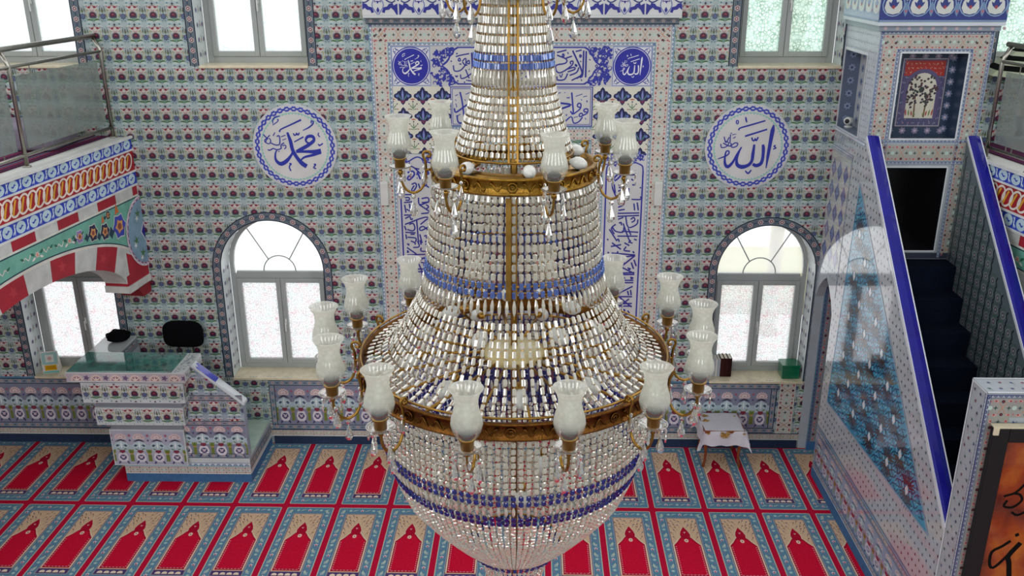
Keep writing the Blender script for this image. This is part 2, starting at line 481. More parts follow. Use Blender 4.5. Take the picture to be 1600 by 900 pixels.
# ------------------------------------------------------------------ tile motifs
T = 0.2238          # side of one wall tile
def motif_floral():
    p = Pat()
    cream, pink = '#c9c3bd', '#bd9a96'
    p.poly([(-.045, .045), (-.062, .075), (-.045, .1), (-.02, .092), (0, .1), (.02, .092), (.045, .1), (.062, .075), (.045, .045), (.03, .02), (-.03, .02)], cream, 0)
    p.poly([(-.03, .068), (0, .056), (.03, .068), (.018, .045), (-.018, .045)], pink, 1)
    for sg in (-1, 1):
        p.leaf(0, .112, sg * .03, .082, .012, '#b3706c', 1)
        p.leaf(sg * .012, .088, sg * .05, .084, .03, '#8a2034', 2)
        p.leaf(sg * .045, .09, sg * .07, .1, .013, '#b06468', 1)
        p.leaf(sg * .002, -.066, sg * .08, -.052, .02, '#3f6c34', 2, bend=sg * .2)
        p.leaf(sg * .004, -.07, sg * .085, -.078, .034, '#bccac6', 0, bend=sg * .08)
        p.disc(sg * .056, -.092, .008, '#39757c', 2, 8)
        p.leaf(sg * .055, -.035, sg * .078, .03, .013, '#74905f', 1, bend=sg * -.1)
        p.leaf(sg * .052, -.02, sg * .062, .035, .012, '#c8b98c', 1)
        p.leaf(sg * .064, .03, sg * .058, .07, .012, '#b3a263', 1)
        p.leaf(sg * .082, .025, sg * .098, .092, .014, '#63685a', 1, bend=sg * .1)
        p.leaf(sg * .075, .085, sg * .105, .108, .012, '#7d9090', 1)
        p.leaf(sg * .07, -.02, sg * .085, -.05, .012, '#8fb0b0', 1)
    p.star(0, .0, .033, .052, 12, '#2c1636', 2, a0=-.6, a1=PI + .6)
    p.star(0, .002, .022, .037, 12, '#561836', 3, a0=-.4, a1=PI + .4)
    p.star(0, .004, .01, .022, 7, '#963e50', 4, a0=0, a1=PI)
    p.poly([(-.036, -.02), (.036, -.02), (.014, -.052), (0, -.064), (-.014, -.052)], '#6f9080', 3)
    p.poly([(-.036, -.014), (.036, -.014), (.027, -.026), (-.027, -.026)], '#2d2c4c', 4)
    for sg in (-1, 1):
        p.stroke([(sg * .02, -.04), (sg * .05, -.03), (sg * .075, .0), (sg * .072, .04)], .006, '#d5d0c4', 0, 2)
        p.stroke([(sg * .03, .108), (sg * .07, .112), (sg * .1, .1)], .006, '#d5d6cf', 1, 2)
        p.leaf(sg * .03, .045, sg * .06, .065, .012, '#8c9a72', 1)
        p.disc(sg * .082, .005, .007, '#9a5a62', 2, 6); p.disc(sg * .093, -.055, .007, '#5c7f9a', 2, 6)
    p.star(0, -.1, .008, .019, 4, '#221a30', 2)
    p.star(.1119, -.012, .026, .037, 8, '#46526f', 2)
    p.star(.1119, -.012, .012, .022, 6, '#68769a', 3)
    p.disc(.1119, -.012, .007, '#2c3760', 4, 6)
    p.leaf(.1119, .03, .1119, .09, .016, '#4f4d50', 2)
    p.leaf(.1119, .025, .09, .065, .013, '#7c8c60', 1); p.leaf(.1119, .025, .134, .065, .013, '#7c8c60', 1)
    p.leaf(.1119, -.045, .088, -.078, .013, '#8ba6a8', 1); p.leaf(.1119, -.045, .136, -.078, .013, '#8ba6a8', 1)
    return p
FLORAL = motif_floral()
BG = '#a9b8b9'
def floral_field(u0, v0, u1, v1, ou=-4.868, ov=5.328, keep=None, t=T):
    p = Pat()
    for j in range(int(math.floor((v0 - ov) / t)) - 1, int(math.ceil((v1 - ov) / t)) + 2):
        for i in range(int(math.floor((u0 - ou) / t)) - 1, int(math.ceil((u1 - ou) / t)) + 2):
            u, v = ou + i * t, ov + j * t
            if u < u0 - t or u > u1 + t or v < v0 - t or v > v1 + t: continue
            if keep and not keep(u, v): continue
            p.add(FLORAL, u, v, t / T, t / T)
    return p.clip(u0, v0, u1, v1)

def chain_strip(L, w, bg='#59616c', n=None):
    """narrow dark border: hexagon dots linked by a chain; u runs 0..L, v 0..w"""
    p = Pat()
    p.rect(0, 0, L, w, bg, 0)
    p.rect(0, 0, L, w * .12, '#141c32', 1); p.rect(0, w * .88, L, w, '#141c32', 1)
    p.rect(0, w * .14, L, w * .18, '#7d949e', 1); p.rect(0, w * .82, L, w * .86, '#7d949e', 1)
    n = n or max(1, int(round(L / .115)))
    d = L / n
    for i in range(n):
        u = (i + .5) * d
        p.star(u, w / 2, w * .24, w * .3, 6, '#c8b8b4', 1)
        p.disc(u, w / 2, w * .2, '#6c3c4a', 2, 6)
        p.disc(u, w / 2, w * .09, '#d8c8c0', 3, 6)
        p.leaf(u + d * .28, w * .5, u + d * .72, w * .5, w * .16, '#2c3a58', 1)
        p.disc(u + d * .5, w * .35, w * .06, '#3f7f86', 2, 5); p.disc(u + d * .5, w * .65, w * .06, '#3f7f86', 2, 5)
    return p
def cream_strip(L, w, n=None, bg='#c8c6bc'):
    """cream border: dark red dots in pairs, crossing tendrils, red buds and green crosses"""
    p = Pat()
    p.rect(0, 0, L, w, bg, 0)
    n = n or max(1, int(round(L / (w * 1.15))))
    d = L / n
    for i in range(n):
        u = (i + .5) * d
        for v in (.16, .84):
            p.disc(u, w * v, w * .085, '#4a2030', 3, 8)
            p.disc(u, w * v, w * .035, '#8c3a44', 4, 6)
        p.stroke([(u - d * .16, w * .2), (u, w * .5), (u + d * .16, w * .8)], w * .035, '#c08a6a', 1, 2)
        p.stroke([(u + d * .16, w * .2), (u, w * .5), (u - d * .16, w * .8)], w * .035, '#c08a6a', 1, 2)
        for sg in (-1, 1):
            for v in (.14, .86):
                p.leaf(u + sg * d * .17, w * v, u + sg * d * .4, w * (.12 if v < .5 else .88), w * .16, '#cf9a94', 1)
                p.disc(u + sg * d * .3, w * v, w * .05, '#a8404a', 2, 6)
            p.star(u + sg * d * .27, w * .5, w * .04, w * .13, 4, '#2f4e50', 2)
        p.disc(u + d * .5, w * .5, w * .12, '#b9cfc6', 1, 8)
        p.disc(u + d * .5, w * .16, w * .05, '#c0707a', 2, 6); p.disc(u + d * .5, w * .84, w * .05, '#c0707a', 2, 6)
    return p
def wave_strip(L, w, bg='#cfd6d8', c1='#2a4c86', c2='#5f9aa8'):
    p = Pat()
    p.rect(0, 0, L, w, bg, 0)
    p.rect(0, 0, L, w * .2, c2, 1)
    p.rect(0, w * .88, L, w, c1, 1)
    n = max(1, int(round(L / (w * 1.35))))
    d = L / n
    for i in range(n):
        u = (i + .5) * d
        p.ring(u, w * .22, w * .3, w * .48, c1, 2, 6, 0, PI)
        p.disc(u, w * .32, w * .12, c1, 2, 6)
    return p
def place_strip(dst, mk, a, b, ly=0, flip=False, w=None):
    """lay a strip from a to b; its width grows to the left of the direction"""
    L = math.hypot(b[0] - a[0], b[1] - a[1])
    s = mk(L)
    dst.add(s, a[0], a[1], 1, -1 if flip else 1, math.atan2(b[1] - a[1], b[0] - a[0]), ly)

def motif_vase():
    """dado motif about .20 wide and .62 high: fan on top, tulip heart, vase and leaves below"""
    p = Pat()
    p.star(0, .5, .062, .078, 9, '#d7bdb9', 1, a0=-.3, a1=PI + .3)
    p.star(0, .5, .045, .058, 9, '#8d6f86', 2, a0=0, a1=PI)
    for a in (.5, 1.05, 1.57, 2.09, 2.64):
        p.leaf(.012 * math.cos(a), .495 + .012 * math.sin(a), .055 * math.cos(a), .5 + .055 * math.sin(a), .018, '#e2cfc8', 3)
    p.poly([(-.072, .43), (-.04, .455), (0, .475), (.04, .455), (.072, .43), (.04, .435), (0, .45), (-.04, .435)], '#241d38', 3)
    p.poly([(0, .445), (.03, .42), (.07, .4), (.085, .35), (.06, .315), (.02, .33), (0, .36), (-.02, .33), (-.06, .315), (-.085, .35), (-.07, .4), (-.03, .42)], '#b5c8cc', 1)
    for sg in (-1, 1):
        p.poly([(sg * .02, .37), (sg * .05, .385), (sg * .072, .355), (sg * .05, .335)], '#44586c', 2)
        p.leaf(sg * .02, .285, sg * .06, .31, .02, '#5a7a4a', 2)
        p.leaf(sg * .1, .2, sg * .078, .3, .03, '#7a8430', 1)
        p.leaf(sg * .1, .2, sg * .1, .3, .022, '#5f7434', 2)
        p.rect(sg * .1 - .016, .08, sg * .1 + .016, .2, '#6f7a34', 1)
        p.disc(sg * .1, .22, .012, '#b98a3c', 2, 6)
        p.leaf(sg * .03, .1, sg * .066, .03, .03, '#3f3c68', 1)
    p.leaf(0, .3, 0, .43, .02, '#dfe6e6', 3)
    p.poly([(-.03, .28), (.03, .28), (.036, .25), (0, .22), (-.036, .25)], '#7b2a3c', 2)
    p.poly([(-.045, .225), (.045, .225), (.064, .15), (.05, .09), (.03, .07), (-.03, .07), (-.05, .09), (-.064, .15)], '#d3ccd2', 1)
    p.disc(0, .15, .042, '#4a4670', 2, 10, .05)
    p.disc(0, .15, .02, '#c9b4bc', 3, 8)
    p.stroke([(-.035, .13), (-.02, .105), (0, .1), (.02, .105), (.035, .13)], .008, '#e0dce0', 4, 2)
    p.leaf(-.03, .175, 0, .165, .012, '#e0dce0', 4); p.leaf(.03, .175, 0, .165, .012, '#e0dce0', 4)
    return p
VASE = motif_vase()
def vase_panel(u0, v0, u1, v1, phase=0.0, bg='#7f8398', frame=True):
    """dado panel: chain border round a row of vases"""
    p = Pat()
    W = u1 - u0; H = v1 - v0
    b = .075 if frame else 0.0
    p.rect(u0, v0, u1, v1, '#6f95ad', 0)
    if frame:
        mk = lambda L: chain_strip(L, b, '#7c8896')
        place_strip(p, mk, (u0, v0), (u1, v0), 1)
        place_strip(p, mk, (u1, v1), (u0, v1), 1)
        place_strip(p, mk, (u1, v0 + b), (u1, v1 - b), 1)
        place_strip(p, mk, (u0, v1 - b), (u0, v0 + b), 1)
    q = Pat()
    q.rect(u0 + b, v0 + b, u1 - b, v1 - b, bg, 1)
    h = H - 2 * b
    q.rect(u0 + b, v0 + b + h * .4, u1 - b, v0 + b + h * .58, '#a9b9c2', 2)
    n = max(1, int(round((W - 2 * b) / .205)))
    d = (W - 2 * b) / n
    sc = h / .6
    for i in range(n):
        q.add(VASE, u0 + b + (i + .5) * d, v0 + b - .02 * sc, min(1.0, d / .2), sc, ly=3)
        q.star(u0 + b + i * d, v0 + b + h * .86, .012, .025, 5, '#a05a6c', 3)
        q.disc(u0 + b + i * d, v0 + b + h * .72, .014, '#4f4a74', 3, 6)
    q.clip(u0 + b, v0 + b, u1 - b, v1 - b)
    p.add(q)
    return p

# ---- calligraphy strokes, digitised on small sheets (x right, y down)
MUH = [([(370, 310), (392, 390), (405, 470), (440, 540), (480, 590), (520, 618)], [14, 24, 24, 24, 30, 30]),
       ([(410, 480), (385, 520), (340, 570), (290, 595), (255, 575), (242, 540), (250, 490), (270, 465)], [16, 16, 26, 28, 20, 14, 10, 5]),
       ([(590, 400), (550, 405), (530, 380), (550, 348), (590, 345), (606, 370), (590, 395), (540, 430), (480, 462), (435, 480)], [12, 12, 14, 20, 22, 18, 22, 24, 24, 14]),
       ([(435, 486), (520, 482), (600, 484), (660, 478)], [14, 18, 26, 34]),
       ([(655, 490), (580, 515), (510, 532), (475, 558), (460, 582)], [20, 18, 14, 10, 5]),
       ([(303, 308), (312, 285), (400, 245), (503, 198)], [12, 9, 10, 12]),
       ([(510, 293), (560, 270), (600, 240), (610, 215), (592, 208), (592, 230)], [5, 9, 10, 9, 8, 7]),
       ([(423, 318), (432, 336), (448, 330), (452, 316), (464, 334), (478, 312)], 9), ([(425, 396), (512, 350)], [7, 10]),
       ([(248, 232), (250, 200), (275, 175), (315, 166)], [5, 9, 10, 7]), ([(245, 245), (290, 215), (300, 195), (288, 200)], 6),
       ([(652, 312), (644, 332), (660, 350)], 7), ([(636, 415), (655, 425), (682, 408)], 9), ([(655, 425), (645, 434)], 7),
       ([(585, 598), (604, 600), (582, 628), (604, 638)], 9), ([(362, 592), (382, 594), (366, 612), (362, 632), (374, 660)], 9),
       ([(152, 330), (192, 372)], 8), ([(165, 402), (160, 382), (185, 360), (212, 335)], 7), ([(180, 370), (170, 402), (202, 412), (215, 382), (202, 362)], 7),
       ([(215, 405), (250, 422), (292, 416), (296, 342), (272, 348)], 8), ([(240, 342), (260, 310)], 6), ([(310, 350), (352, 335)], 6), ([(320, 380), (355, 366)], 5),
       ([(180, 465), (200, 472), (230, 455), (262, 466), (302, 455), (302, 430), (322, 410), (336, 405)], 8), ([(315, 432), (342, 425), (346, 446), (330, 460)], 7), ([(275, 480), (285, 482)], 8)]
ALLAH = [([(672, 240), (666, 290), (656, 400), (646, 520), (640, 628)], [8, 28, 24, 20, 6]),
         ([(592, 415), (600, 450), (602, 530), (590, 585), (550, 605), (518, 590)], [16, 22, 20, 24, 24, 18]),
         ([(517, 415), (512, 500), (508, 560), (480, 600), (425, 617), (382, 598), (372, 550), (386, 490), (406, 437)], [14, 22, 20, 22, 28, 24, 16, 12, 6]),
         ([(406, 440), (372, 500), (342, 570), (300, 616), (272, 590), (266, 535), (272, 482), (292, 472), (300, 492), (280, 515), (240, 532), (202, 546)], [10, 12, 16, 24, 18, 12, 10, 9, 9, 10, 9, 5]),
         ([(370, 290), (378, 270), (470, 242), (595, 204)], [10, 10, 11, 10]), ([(428, 342), (618, 280)], [12, 11]),
         ([(344, 232), (342, 205), (356, 205), (360, 225), (348, 236)], 7), ([(420, 172), (424, 190), (434, 220)], [7, 12, 8]),
         ([(488, 352), (498, 376), (512, 382), (520, 362), (530, 382), (546, 348)], 10), ([(456, 650), (484, 676), (510, 644)], [7, 12, 9]),
         ([(706, 422), (690, 430), (712, 446), (686, 456)], 8),
         ([(245, 345), (265, 400), (290, 350)], 7), ([(300, 325), (300, 405)], 7), ([(220, 410), (230, 442), (270, 436), (290, 402), (260, 385)], 7),
         ([(240, 402), (300, 430), (342, 402), (370, 406), (360, 432), (320, 440), (310, 402)], 8), ([(325, 362), (346, 346)], 6), ([(315, 330), (350, 322)], 5), ([(300, 312), (312, 318)], 6)]
def sheet(strokes, x0, y0, x1, y1, u0, v0, u1, v1, col, ly=5, fat=1.0):
    p = Pat()
    sx = (u1 - u0) / (x1 - x0); sy = (v1 - v0) / (y1 - y0)
    for pts, w in strokes:
        q = [(u0 + (a - x0) * sx, v0 + (b - y0) * sy) for a, b in pts]
        k = abs(sx) * fat
        p.stroke(q, w * k if isinstance(w, (int, float)) else [x * k for x in w], col, ly, 3)
    return p
def ink(txt, w):
    """'x,y x,y; ...' to strokes of one width"""
    return [([tuple(float(c) for c in q.split(',')) for q in s.split()], w) for s in txt.split(';') if s.strip()]
SURA_A = ink('180,300 215,285 225,320 190,370 180,350 205,310;245,290 265,365;280,300 310,285 320,310 285,315;320,310 345,330;100,400 180,400;110,430 150,430 150,455 115,455;'
 '100,480 190,470;105,500 115,580;150,490 160,560;170,500 190,520;120,545 180,580;240,430 250,500 340,470;270,440 330,430 335,470 270,480;245,500 330,560 335,580 260,590;'
 '310,500 335,520 310,545;95,605 170,605;105,640 150,620 160,650 180,640;100,700 300,625 370,660;95,715 110,760;140,700 180,690 195,740 170,765 120,750;'
 '250,700 330,640 350,700 260,760 240,740 280,720 350,790;100,780 200,785;215,650 225,900;105,800 110,850;150,800 190,800;120,830 200,840 195,880;240,800 260,890;'
 '280,820 310,810 300,840;290,880 330,850 380,890;330,800 380,900;345,600 380,680;365,430 375,440;360,490 380,500;370,560 380,575;375,640 390,655;365,720 370,760;375,820 385,830;228,195 240,205;232,235 240,240;180,120 215,140 270,195;215,140 260,150', 11)
SURA_B = ink('110,45 130,45 125,60;150,10 190,30 190,50;215,10 230,70 170,80;240,0 250,50;290,10 310,30 290,50;340,0 380,90;395,50 400,90;110,110 125,130 105,130;110,80 200,150;'
 '250,80 245,115 290,120 310,90;330,110 350,130 330,150 320,130;300,40 380,110 370,160 320,190;110,160 370,150;120,185 130,260;145,195 190,210;130,310 270,190 290,200 230,190;'
 '180,180 240,310 250,400;310,200 340,220 310,240;120,315 360,310;240,240 280,250 260,270;270,270 290,340;120,345 300,340;130,370 140,420;160,370 165,410;200,370 220,410;'
 '310,350 330,370 310,390;130,540 150,530 300,535;120,570 145,640;140,720 290,720;135,740 290,735;150,760 180,810;150,870 140,850;200,560 280,640 240,680;330,560 300,680;220,600 190,690;330,760 250,860;200,860 340,870;200,780 240,840;300,440 350,500 250,500', 11)
SURA_C = ink('130,280 140,340 180,430;150,290 165,380;190,300 230,300 235,330 195,320;190,360 220,350 225,400 190,400;320,440 405,440 405,410;345,480 355,550;375,470 390,550;'
 '195,480 250,470 240,500 195,520;200,550 260,540;195,580 400,575;195,610 400,600;200,640 250,620;210,680 230,670 235,700;270,600 300,720 380,690 390,640;320,640 350,620 360,650 330,670;'
 '150,720 180,760 250,770 260,720;180,690 140,730 170,790;120,740 190,850;240,760 400,770;200,810 395,810;300,730 330,800;250,680 320,860 350,880;190,860 210,840 220,870;360,840 390,850;'
 '330,850 310,880;100,840 115,850;110,570 120,580;110,630 120,640;225,240 240,255;310,240 330,255;395,320 405,330;320,295 350,300;290,330 290,400', 11)
SURA_D = ink('150,20 200,60 240,90;140,60 240,40;270,20 320,50;290,60 270,100 330,110;150,130 380,150;210,110 200,170 160,190 150,150 210,130;110,160 110,220 180,260;160,190 380,155;'
 '380,155 240,280 200,270 220,250 250,280 380,350;120,370 130,310 190,260 200,310 180,320;370,200 395,270;345,230 370,300;310,290 340,300 320,310;160,350 380,340;120,365 380,360;260,190 280,250;'
 '200,400 240,500 260,400;250,425 375,425;240,450 375,450;280,390 290,410;340,390 370,400 345,410;200,590 370,490;190,560 320,680 370,720;320,540 335,590;350,530 360,590;200,605 370,605;'
 '160,690 370,680;160,710 370,710;200,750 340,630;240,760 300,750 290,780 250,790;330,760 350,790;200,770 340,900;200,860 350,860;280,810 330,800;110,270 120,280;100,300 110,310;235,185 240,195;235,300 240,320;355,110 370,130;110,120 125,130', 12)
CART_L = ink('85,115 140,100 220,85;110,135 125,130 130,155 112,155 110,138;60,200 70,255 130,250 180,200 200,200;150,160 185,130 180,200 150,165;190,175 215,150 220,185 195,180;130,290 135,330 180,320 240,280;'
 '180,240 200,290 215,330;200,350 250,350 245,270;120,185 140,190;90,90 105,80;35,165 45,155;35,295 45,290;75,300 90,315 100,300;95,360 105,350;165,360 170,375;185,345 195,352;215,235 218,245', 9) + ink('245,75 250,230;266,70 270,230', 13)
BOX_L = ink('60,630 70,670 110,650 215,570 205,545;85,700 95,770 140,780 175,755', 13) + ink('120,465 140,560 155,705', 13) + ink('175,490 235,465;70,505 100,490;70,540 80,555;75,580 85,620;90,710 120,690;165,540 175,555', 6) + ink('318,630 312,680;350,690 365,720;280,740 300,720', 14)
CART_R = ink('30,60 30,190;215,55 300,230 310,290 260,330;325,55 320,290 290,320;350,60 350,320', 13) + ink('60,75 155,50;245,65 305,50;283,108 292,97 303,108 293,120 283,110;112,100 125,88 132,108 118,114 112,102;60,100 155,140 145,180 55,200 60,260 110,270 210,200 220,160 195,165 200,190;'
 '150,130 210,110;160,240 230,220 240,240 170,265;65,310 70,345 140,340 170,280;190,300 260,270 280,220;210,350 290,310;240,190 260,200 255,210 240,195', 11) + ink('165,70 175,90;85,185 95,190;90,290 105,320 120,280;295,155 300,170;380,140 395,150;380,265 390,250;305,340 315,355', 8) + ink('444,208 455,194 466,208 455,222 444,208', 7)
BOX_R = ink('215,470 225,570 235,690 205,660', 13) + ink('235,690 300,640 310,590 285,580 275,610 310,625;150,770 215,715 240,780 290,770 330,720;295,690 320,680 330,705 300,715 295,690;330,705 375,680 380,640 345,640 345,665 380,670', 11) + \
 ink('100,578 210,595 115,635', 16) + ink('364,560 376,560;160,700 172,700', 15) + ink('255,510 325,485;240,725 285,715;330,515 370,505', 6) + ink('165,530 175,520 185,528 195,515;310,540 320,550;80,480 105,470;140,475 150,470;115,660 135,690;355,730 365,745', 7)

# ------------------------------------------------------------------ carpet (floor)
def rug():
    """one prayer rug of the carpet: u across (0 centre), v towards the wall (0 = bottom line, 1.439 = top line)"""
    p = Pat()
    Lr, hw = 1.439, 0.3
    t = lambda d: Lr - d
    p.rect(-hw, 0, hw, Lr, '#bd1038', 0)
    p.poly([(-.268, .045), (-.255, .035), (.255, .035), (.268, .045), (.268, Lr - .045), (.255, Lr - .035), (-.255, Lr - .035), (-.268, Lr - .045)], '#b8c4b4', 1)
    p.rect(-.258, .045, .258, Lr - .045, '#5f869f', 2)
    p.rect(-.172, t(1.285), .172, t(.155), '#a9a5a6', 3)
    p.rect(-.165, t(1.278), .165, t(.162), '#6b5f78', 4)
    p.rect(-.157, t(1.27), .157, t(.17), '#d6b596', 5)
    for i in range(4):
        u = -.105 + i * .07
        p.poly([(u - .03, t(1.258)), (u + .03, t(1.258)), (u + .024, t(1.228)), (u, t(1.218)), (u - .024, t(1.228))], '#ecd6bd', 7)
    p.rect(-.157, t(1.27), .157, t(1.195), '#4f3c70', 6)
    red = [(-.143, t(1.18)), (.143, t(1.18)), (.143, t(.66)), (.1, t(.6)), (.062, t(.53)), (.05, t(.52)), (.056, t(.47)), (.04, t(.41)), (.012, t(.35)), (0, t(.325)),
           (-.012, t(.35)), (-.04, t(.41)), (-.056, t(.47)), (-.05, t(.52)), (-.062, t(.53)), (-.1, t(.6)), (-.143, t(.66))]
    p.poly([(x * 1.1, y + .006) for x, y in red], '#e6cfb4', 6)
    p.poly(red, '#ad0e30', 7)
    p.poly([(-.13, t(1.15)), (.13, t(1.15)), (.13, t(.67)), (.09, t(.62)), (.055, t(.55)), (-.055, t(.55)), (-.09, t(.62)), (-.13, t(.67))], '#cc0f34', 8)
    k = 0
    while .68 + k * .035 < 1.15:
        for sg in (-1, 1):
            p.rect(sg * .127 - .006, t(.68 + k * .035 + .016), sg * .127 + .006, t(.68 + k * .035), '#d88a96', 9)
        k += 1
    for i in range(7):
        u = -.108 + i * .036
        p.rect(u - .011, t(1.165), u + .011, t(1.155), '#d88a96', 9)
    p.star(0, t(.58), .017, .026, 8, '#f0dcc8', 9, sy=1.4); p.star(0, t(.58), .006, .012, 6, '#ad0e30', 10, sy=1.4)
    p.poly([(-.014, t(.425)), (.014, t(.425)), (0, t(.45))], '#e6b0b0', 9)
    for sg in (-1, 1):
        for (a, b) in ((.03, .24), (.07, .21), (.11, .235), (.09, .3), (.13, .33), (.1, .4), (.135, .45), (.12, .53), (.05, .31), (.085, .35), (.14, .27)):
            p.leaf(sg * a, t(b), sg * (a + .018), t(b - .028), .014, '#6a3a34' if int(a * 100 + b * 100) % 2 else '#3f5470', 7)
            p.stroke([(sg * a, t(b)), (sg * (a - .012), t(b + .035))], .004, '#8a6a5a', 7, 1)
    # border flowers
    fl = [(sg * .215, v) for sg in (-1, 1) for v in (.16, .34, .52, .70, .88, 1.06, 1.24)] + [(u, .105) for u in (-.13, 0, .13)] + [(u, Lr - .095) for u in (-.13, 0, .13)]
    for i, (u, v) in enumerate(fl):
        if i % 2 == 0:
            p.star(u, v, .012, .028, 5, '#e4dcd8', 4, ph=.4); p.disc(u, v - .005, .011, '#b8285c', 5, 6)
        else:
            p.star(u, v, .016, .025, 7, '#93b6b8', 4); p.disc(u, v, .01, '#bfcfc4', 5, 6)
    for sg in (-1, 1):
        for j in range(7):
            v = .25 + j * .18
            p.leaf(sg * .235, v - .055, sg * .195, v + .03, .036, '#b4c2b2', 4, bend=.1 * sg)
            p.leaf(sg * .195, v - .05, sg * .24, v - .01, .024, '#9db0b8', 4)
            p.disc(sg * .24, v + .045, .008, '#c06a80', 4, 5)
            p.disc(sg * .187, v + .02, .007, '#2f5680', 4, 5)
    for v in (.105, Lr - .095):
        for u in (-.2, -.07, .07, .2):
            p.leaf(u - .035, v - .02, u + .035, v + .012, .02, '#a9bcae', 4, bend=.1)
    return p
fl = MB()
fl.box((-8.3, -8.0, -.12), (6.9, .8, 0.0), '#bd1038')
RUG = rug()
ca, sa = math.cos(-.0036), math.sin(-.0036)
for r in range(5):
    for k in range(-4, 21):
        uc = -5.8265 + .6 * (k + .5)
        if uc > 6.55 or uc < -7.95: continue
        q = Pat().add(RUG, uc, -1.439 * (r + 1))
        fl.decal(q, (0, 0, 0), (ca, sa, 0), (-sa, ca, 0), (0, 0, 1), eps=.0006, step=.00025)
floor = fl.build('floor', 'carpet')
tag(floor, kind='structure')

# ------------------------------------------------------------------ back wall
XL, XR, ZT = -8.3, 6.9, 6.35
def arch_poly(x0, x1, z0, zs, n=18):
    xc, r = (x0 + x1) / 2, (x1 - x0) / 2
    pts = [(x0, z0), (x1, z0)]
    pts += [(xc + r * math.cos(PI * k / n), zs + r * math.sin(PI * k / n)) for k in range(n + 1)]
    return pts
LOWER = [(-3.775, -2.535), (2.205, 3.372), (-6.31, -5.13)]
UPPER = [(-3.75, -2.525), (2.245, 3.38), (-6.31, -5.11), (5.05, 6.1)]
ZS = 2.37
NICHE = (-.93, .64, 0.0, 3.0)   # mihrab recess
holes = [arch_poly(a, b, .935, ZS) for a, b in LOWER]
holes += [[(a, 4.785), (b, 4.785), (b, 6.15), (a, 6.15)] for a, b in UPPER]
holes += [arch_poly(NICHE[0], NICHE[1], .004, 2.75)]
def holed_wall(mb, outer, holes, col):
    bm = bmesh.new()
    es = []
    for loop in [outer] + holes:
        vs = [bm.verts.new((x, 0, z)) for x, z in loop]
        es += [bm.edges.new((vs[i], vs[(i + 1) % len(vs)])) for i in range(len(vs))]
    bmesh.ops.triangle_fill(bm, use_beauty=True, use_dissolve=False, edges=es)
    for f in bm.faces:
        if f.normal.y > 0: f.normal_flip()
    mb.bm(bm, col)
wb = MB()
holed_wall(wb, [(XL, 0), (XR, 0), (XR, ZT), (XL, ZT)], holes, BG)
# reveals, .3 deep, lightly patterned tile
for h in holes[:7]:
    n = len(h)
    for i in range(n):
        a, b = h[i], h[(i + 1) % n]
        wb.face([(a[0], 0, a[1]), (b[0], 0, b[1]), (b[0], .3, b[1]), (a[0], .3, a[1])], '#cdd5d6')
rev = Pat()
for j in range(14):
    for i in range(2):
        u, v = .08 + .15 * i, .1 + j * .16
        rev.star(u, v, .02, .034, 7, '#5a668c', 0); rev.disc(u, v, .01, '#a0505c', 1, 6)
        rev.leaf(u + .05, v - .05, u + .09, v + .05, .018, '#6c8a70', 0); rev.leaf(u + .1, v - .03, u + .06, v + .06, .016, '#b08a8a', 0)
for (a, b) in LOWER:
    for x, s in ((a, 1), (b, -1)):
        wb.decal(rev, (x, .0, .95), (0, 1, 0), (0, 0, 1), (s, 0, 0), keep=lambda u, v: v < 1.4 and u < .29)
for (a, b) in UPPER:
    for x, s in ((a, 1), (b, -1)):
        wb.decal(rev, (x, .0, 4.8), (0, 1, 0), (0, 0, 1), (s, 0, 0), keep=lambda u, v: v < 1.3 and u < .29)
def in_arch(u, v, a, b, m=0.0, z0=.935):
    if u < a - m or u > b + m or v < z0: return False
    xc, r = (a + b) / 2, (b - a) / 2 + m
    return v < ZS or (u - xc) ** 2 + (v - ZS) ** 2 < r * r
MX0, MX1, MZ = -1.83, 1.535, 5.24
def wall_keep(u, v):
    if MX0 < u < MX1 and v < 6.0: return False
    for a, b in LOWER:
        if in_arch(u, v, a, b, .05): return False
    for a, b in UPPER:
        if a - .03 < u < b + .03 and v > 4.77: return False
    return True
main = floral_field(XL, .12, XR, ZT, keep=None).filt(wall_keep)
wb.decal(main, (0, 0, 0), (1, 0, 0), (0, 0, 1), (0, -1, 0), eps=.0015)
deco = Pat()
BW = .105
for a, b in LOWER:                                          # chain border round each arched window
    xc, r = (a + b) / 2, (b - a) / 2
    H = ZS - .935
    Ltot = 2 * H + PI * r
    st = chain_strip(Ltot, BW)
    def fn(u, v, a=a, b=b, xc=xc, r=r, H=H):
        if u < H: return (a - v, .935 + u)
        if u < H + PI * r:
            t = PI - (u - H) / r
            return (xc + (r + v) * math.cos(t), ZS + (r + v) * math.sin(t))
        return (b + v, ZS - (u - H - PI * r))
    # cut long strips into short pieces so that they follow the arch
    q = Pat()
    for pts, col, l in st.p:
        if pts[:, 0].max() - pts[:, 0].min() > .2:
            n = 80
            v0, v1 = pts[:, 1].min(), pts[:, 1].max()
            for i in range(n):
                q.rect(Ltot * i / n, v0, Ltot * (i + 1) / n, v1, col, l)
        else: q.p.append((pts, col, l))
    deco.add(q.warp(fn), ly=6)
for a, b in UPPER:
    place_strip(deco, lambda L: chain_strip(L, BW), (a, ZT), (a, 4.785), 6, flip=True)
    place_strip(deco, lambda L: chain_strip(L, BW), (b, 4.785), (b, ZT), 6, flip=True)
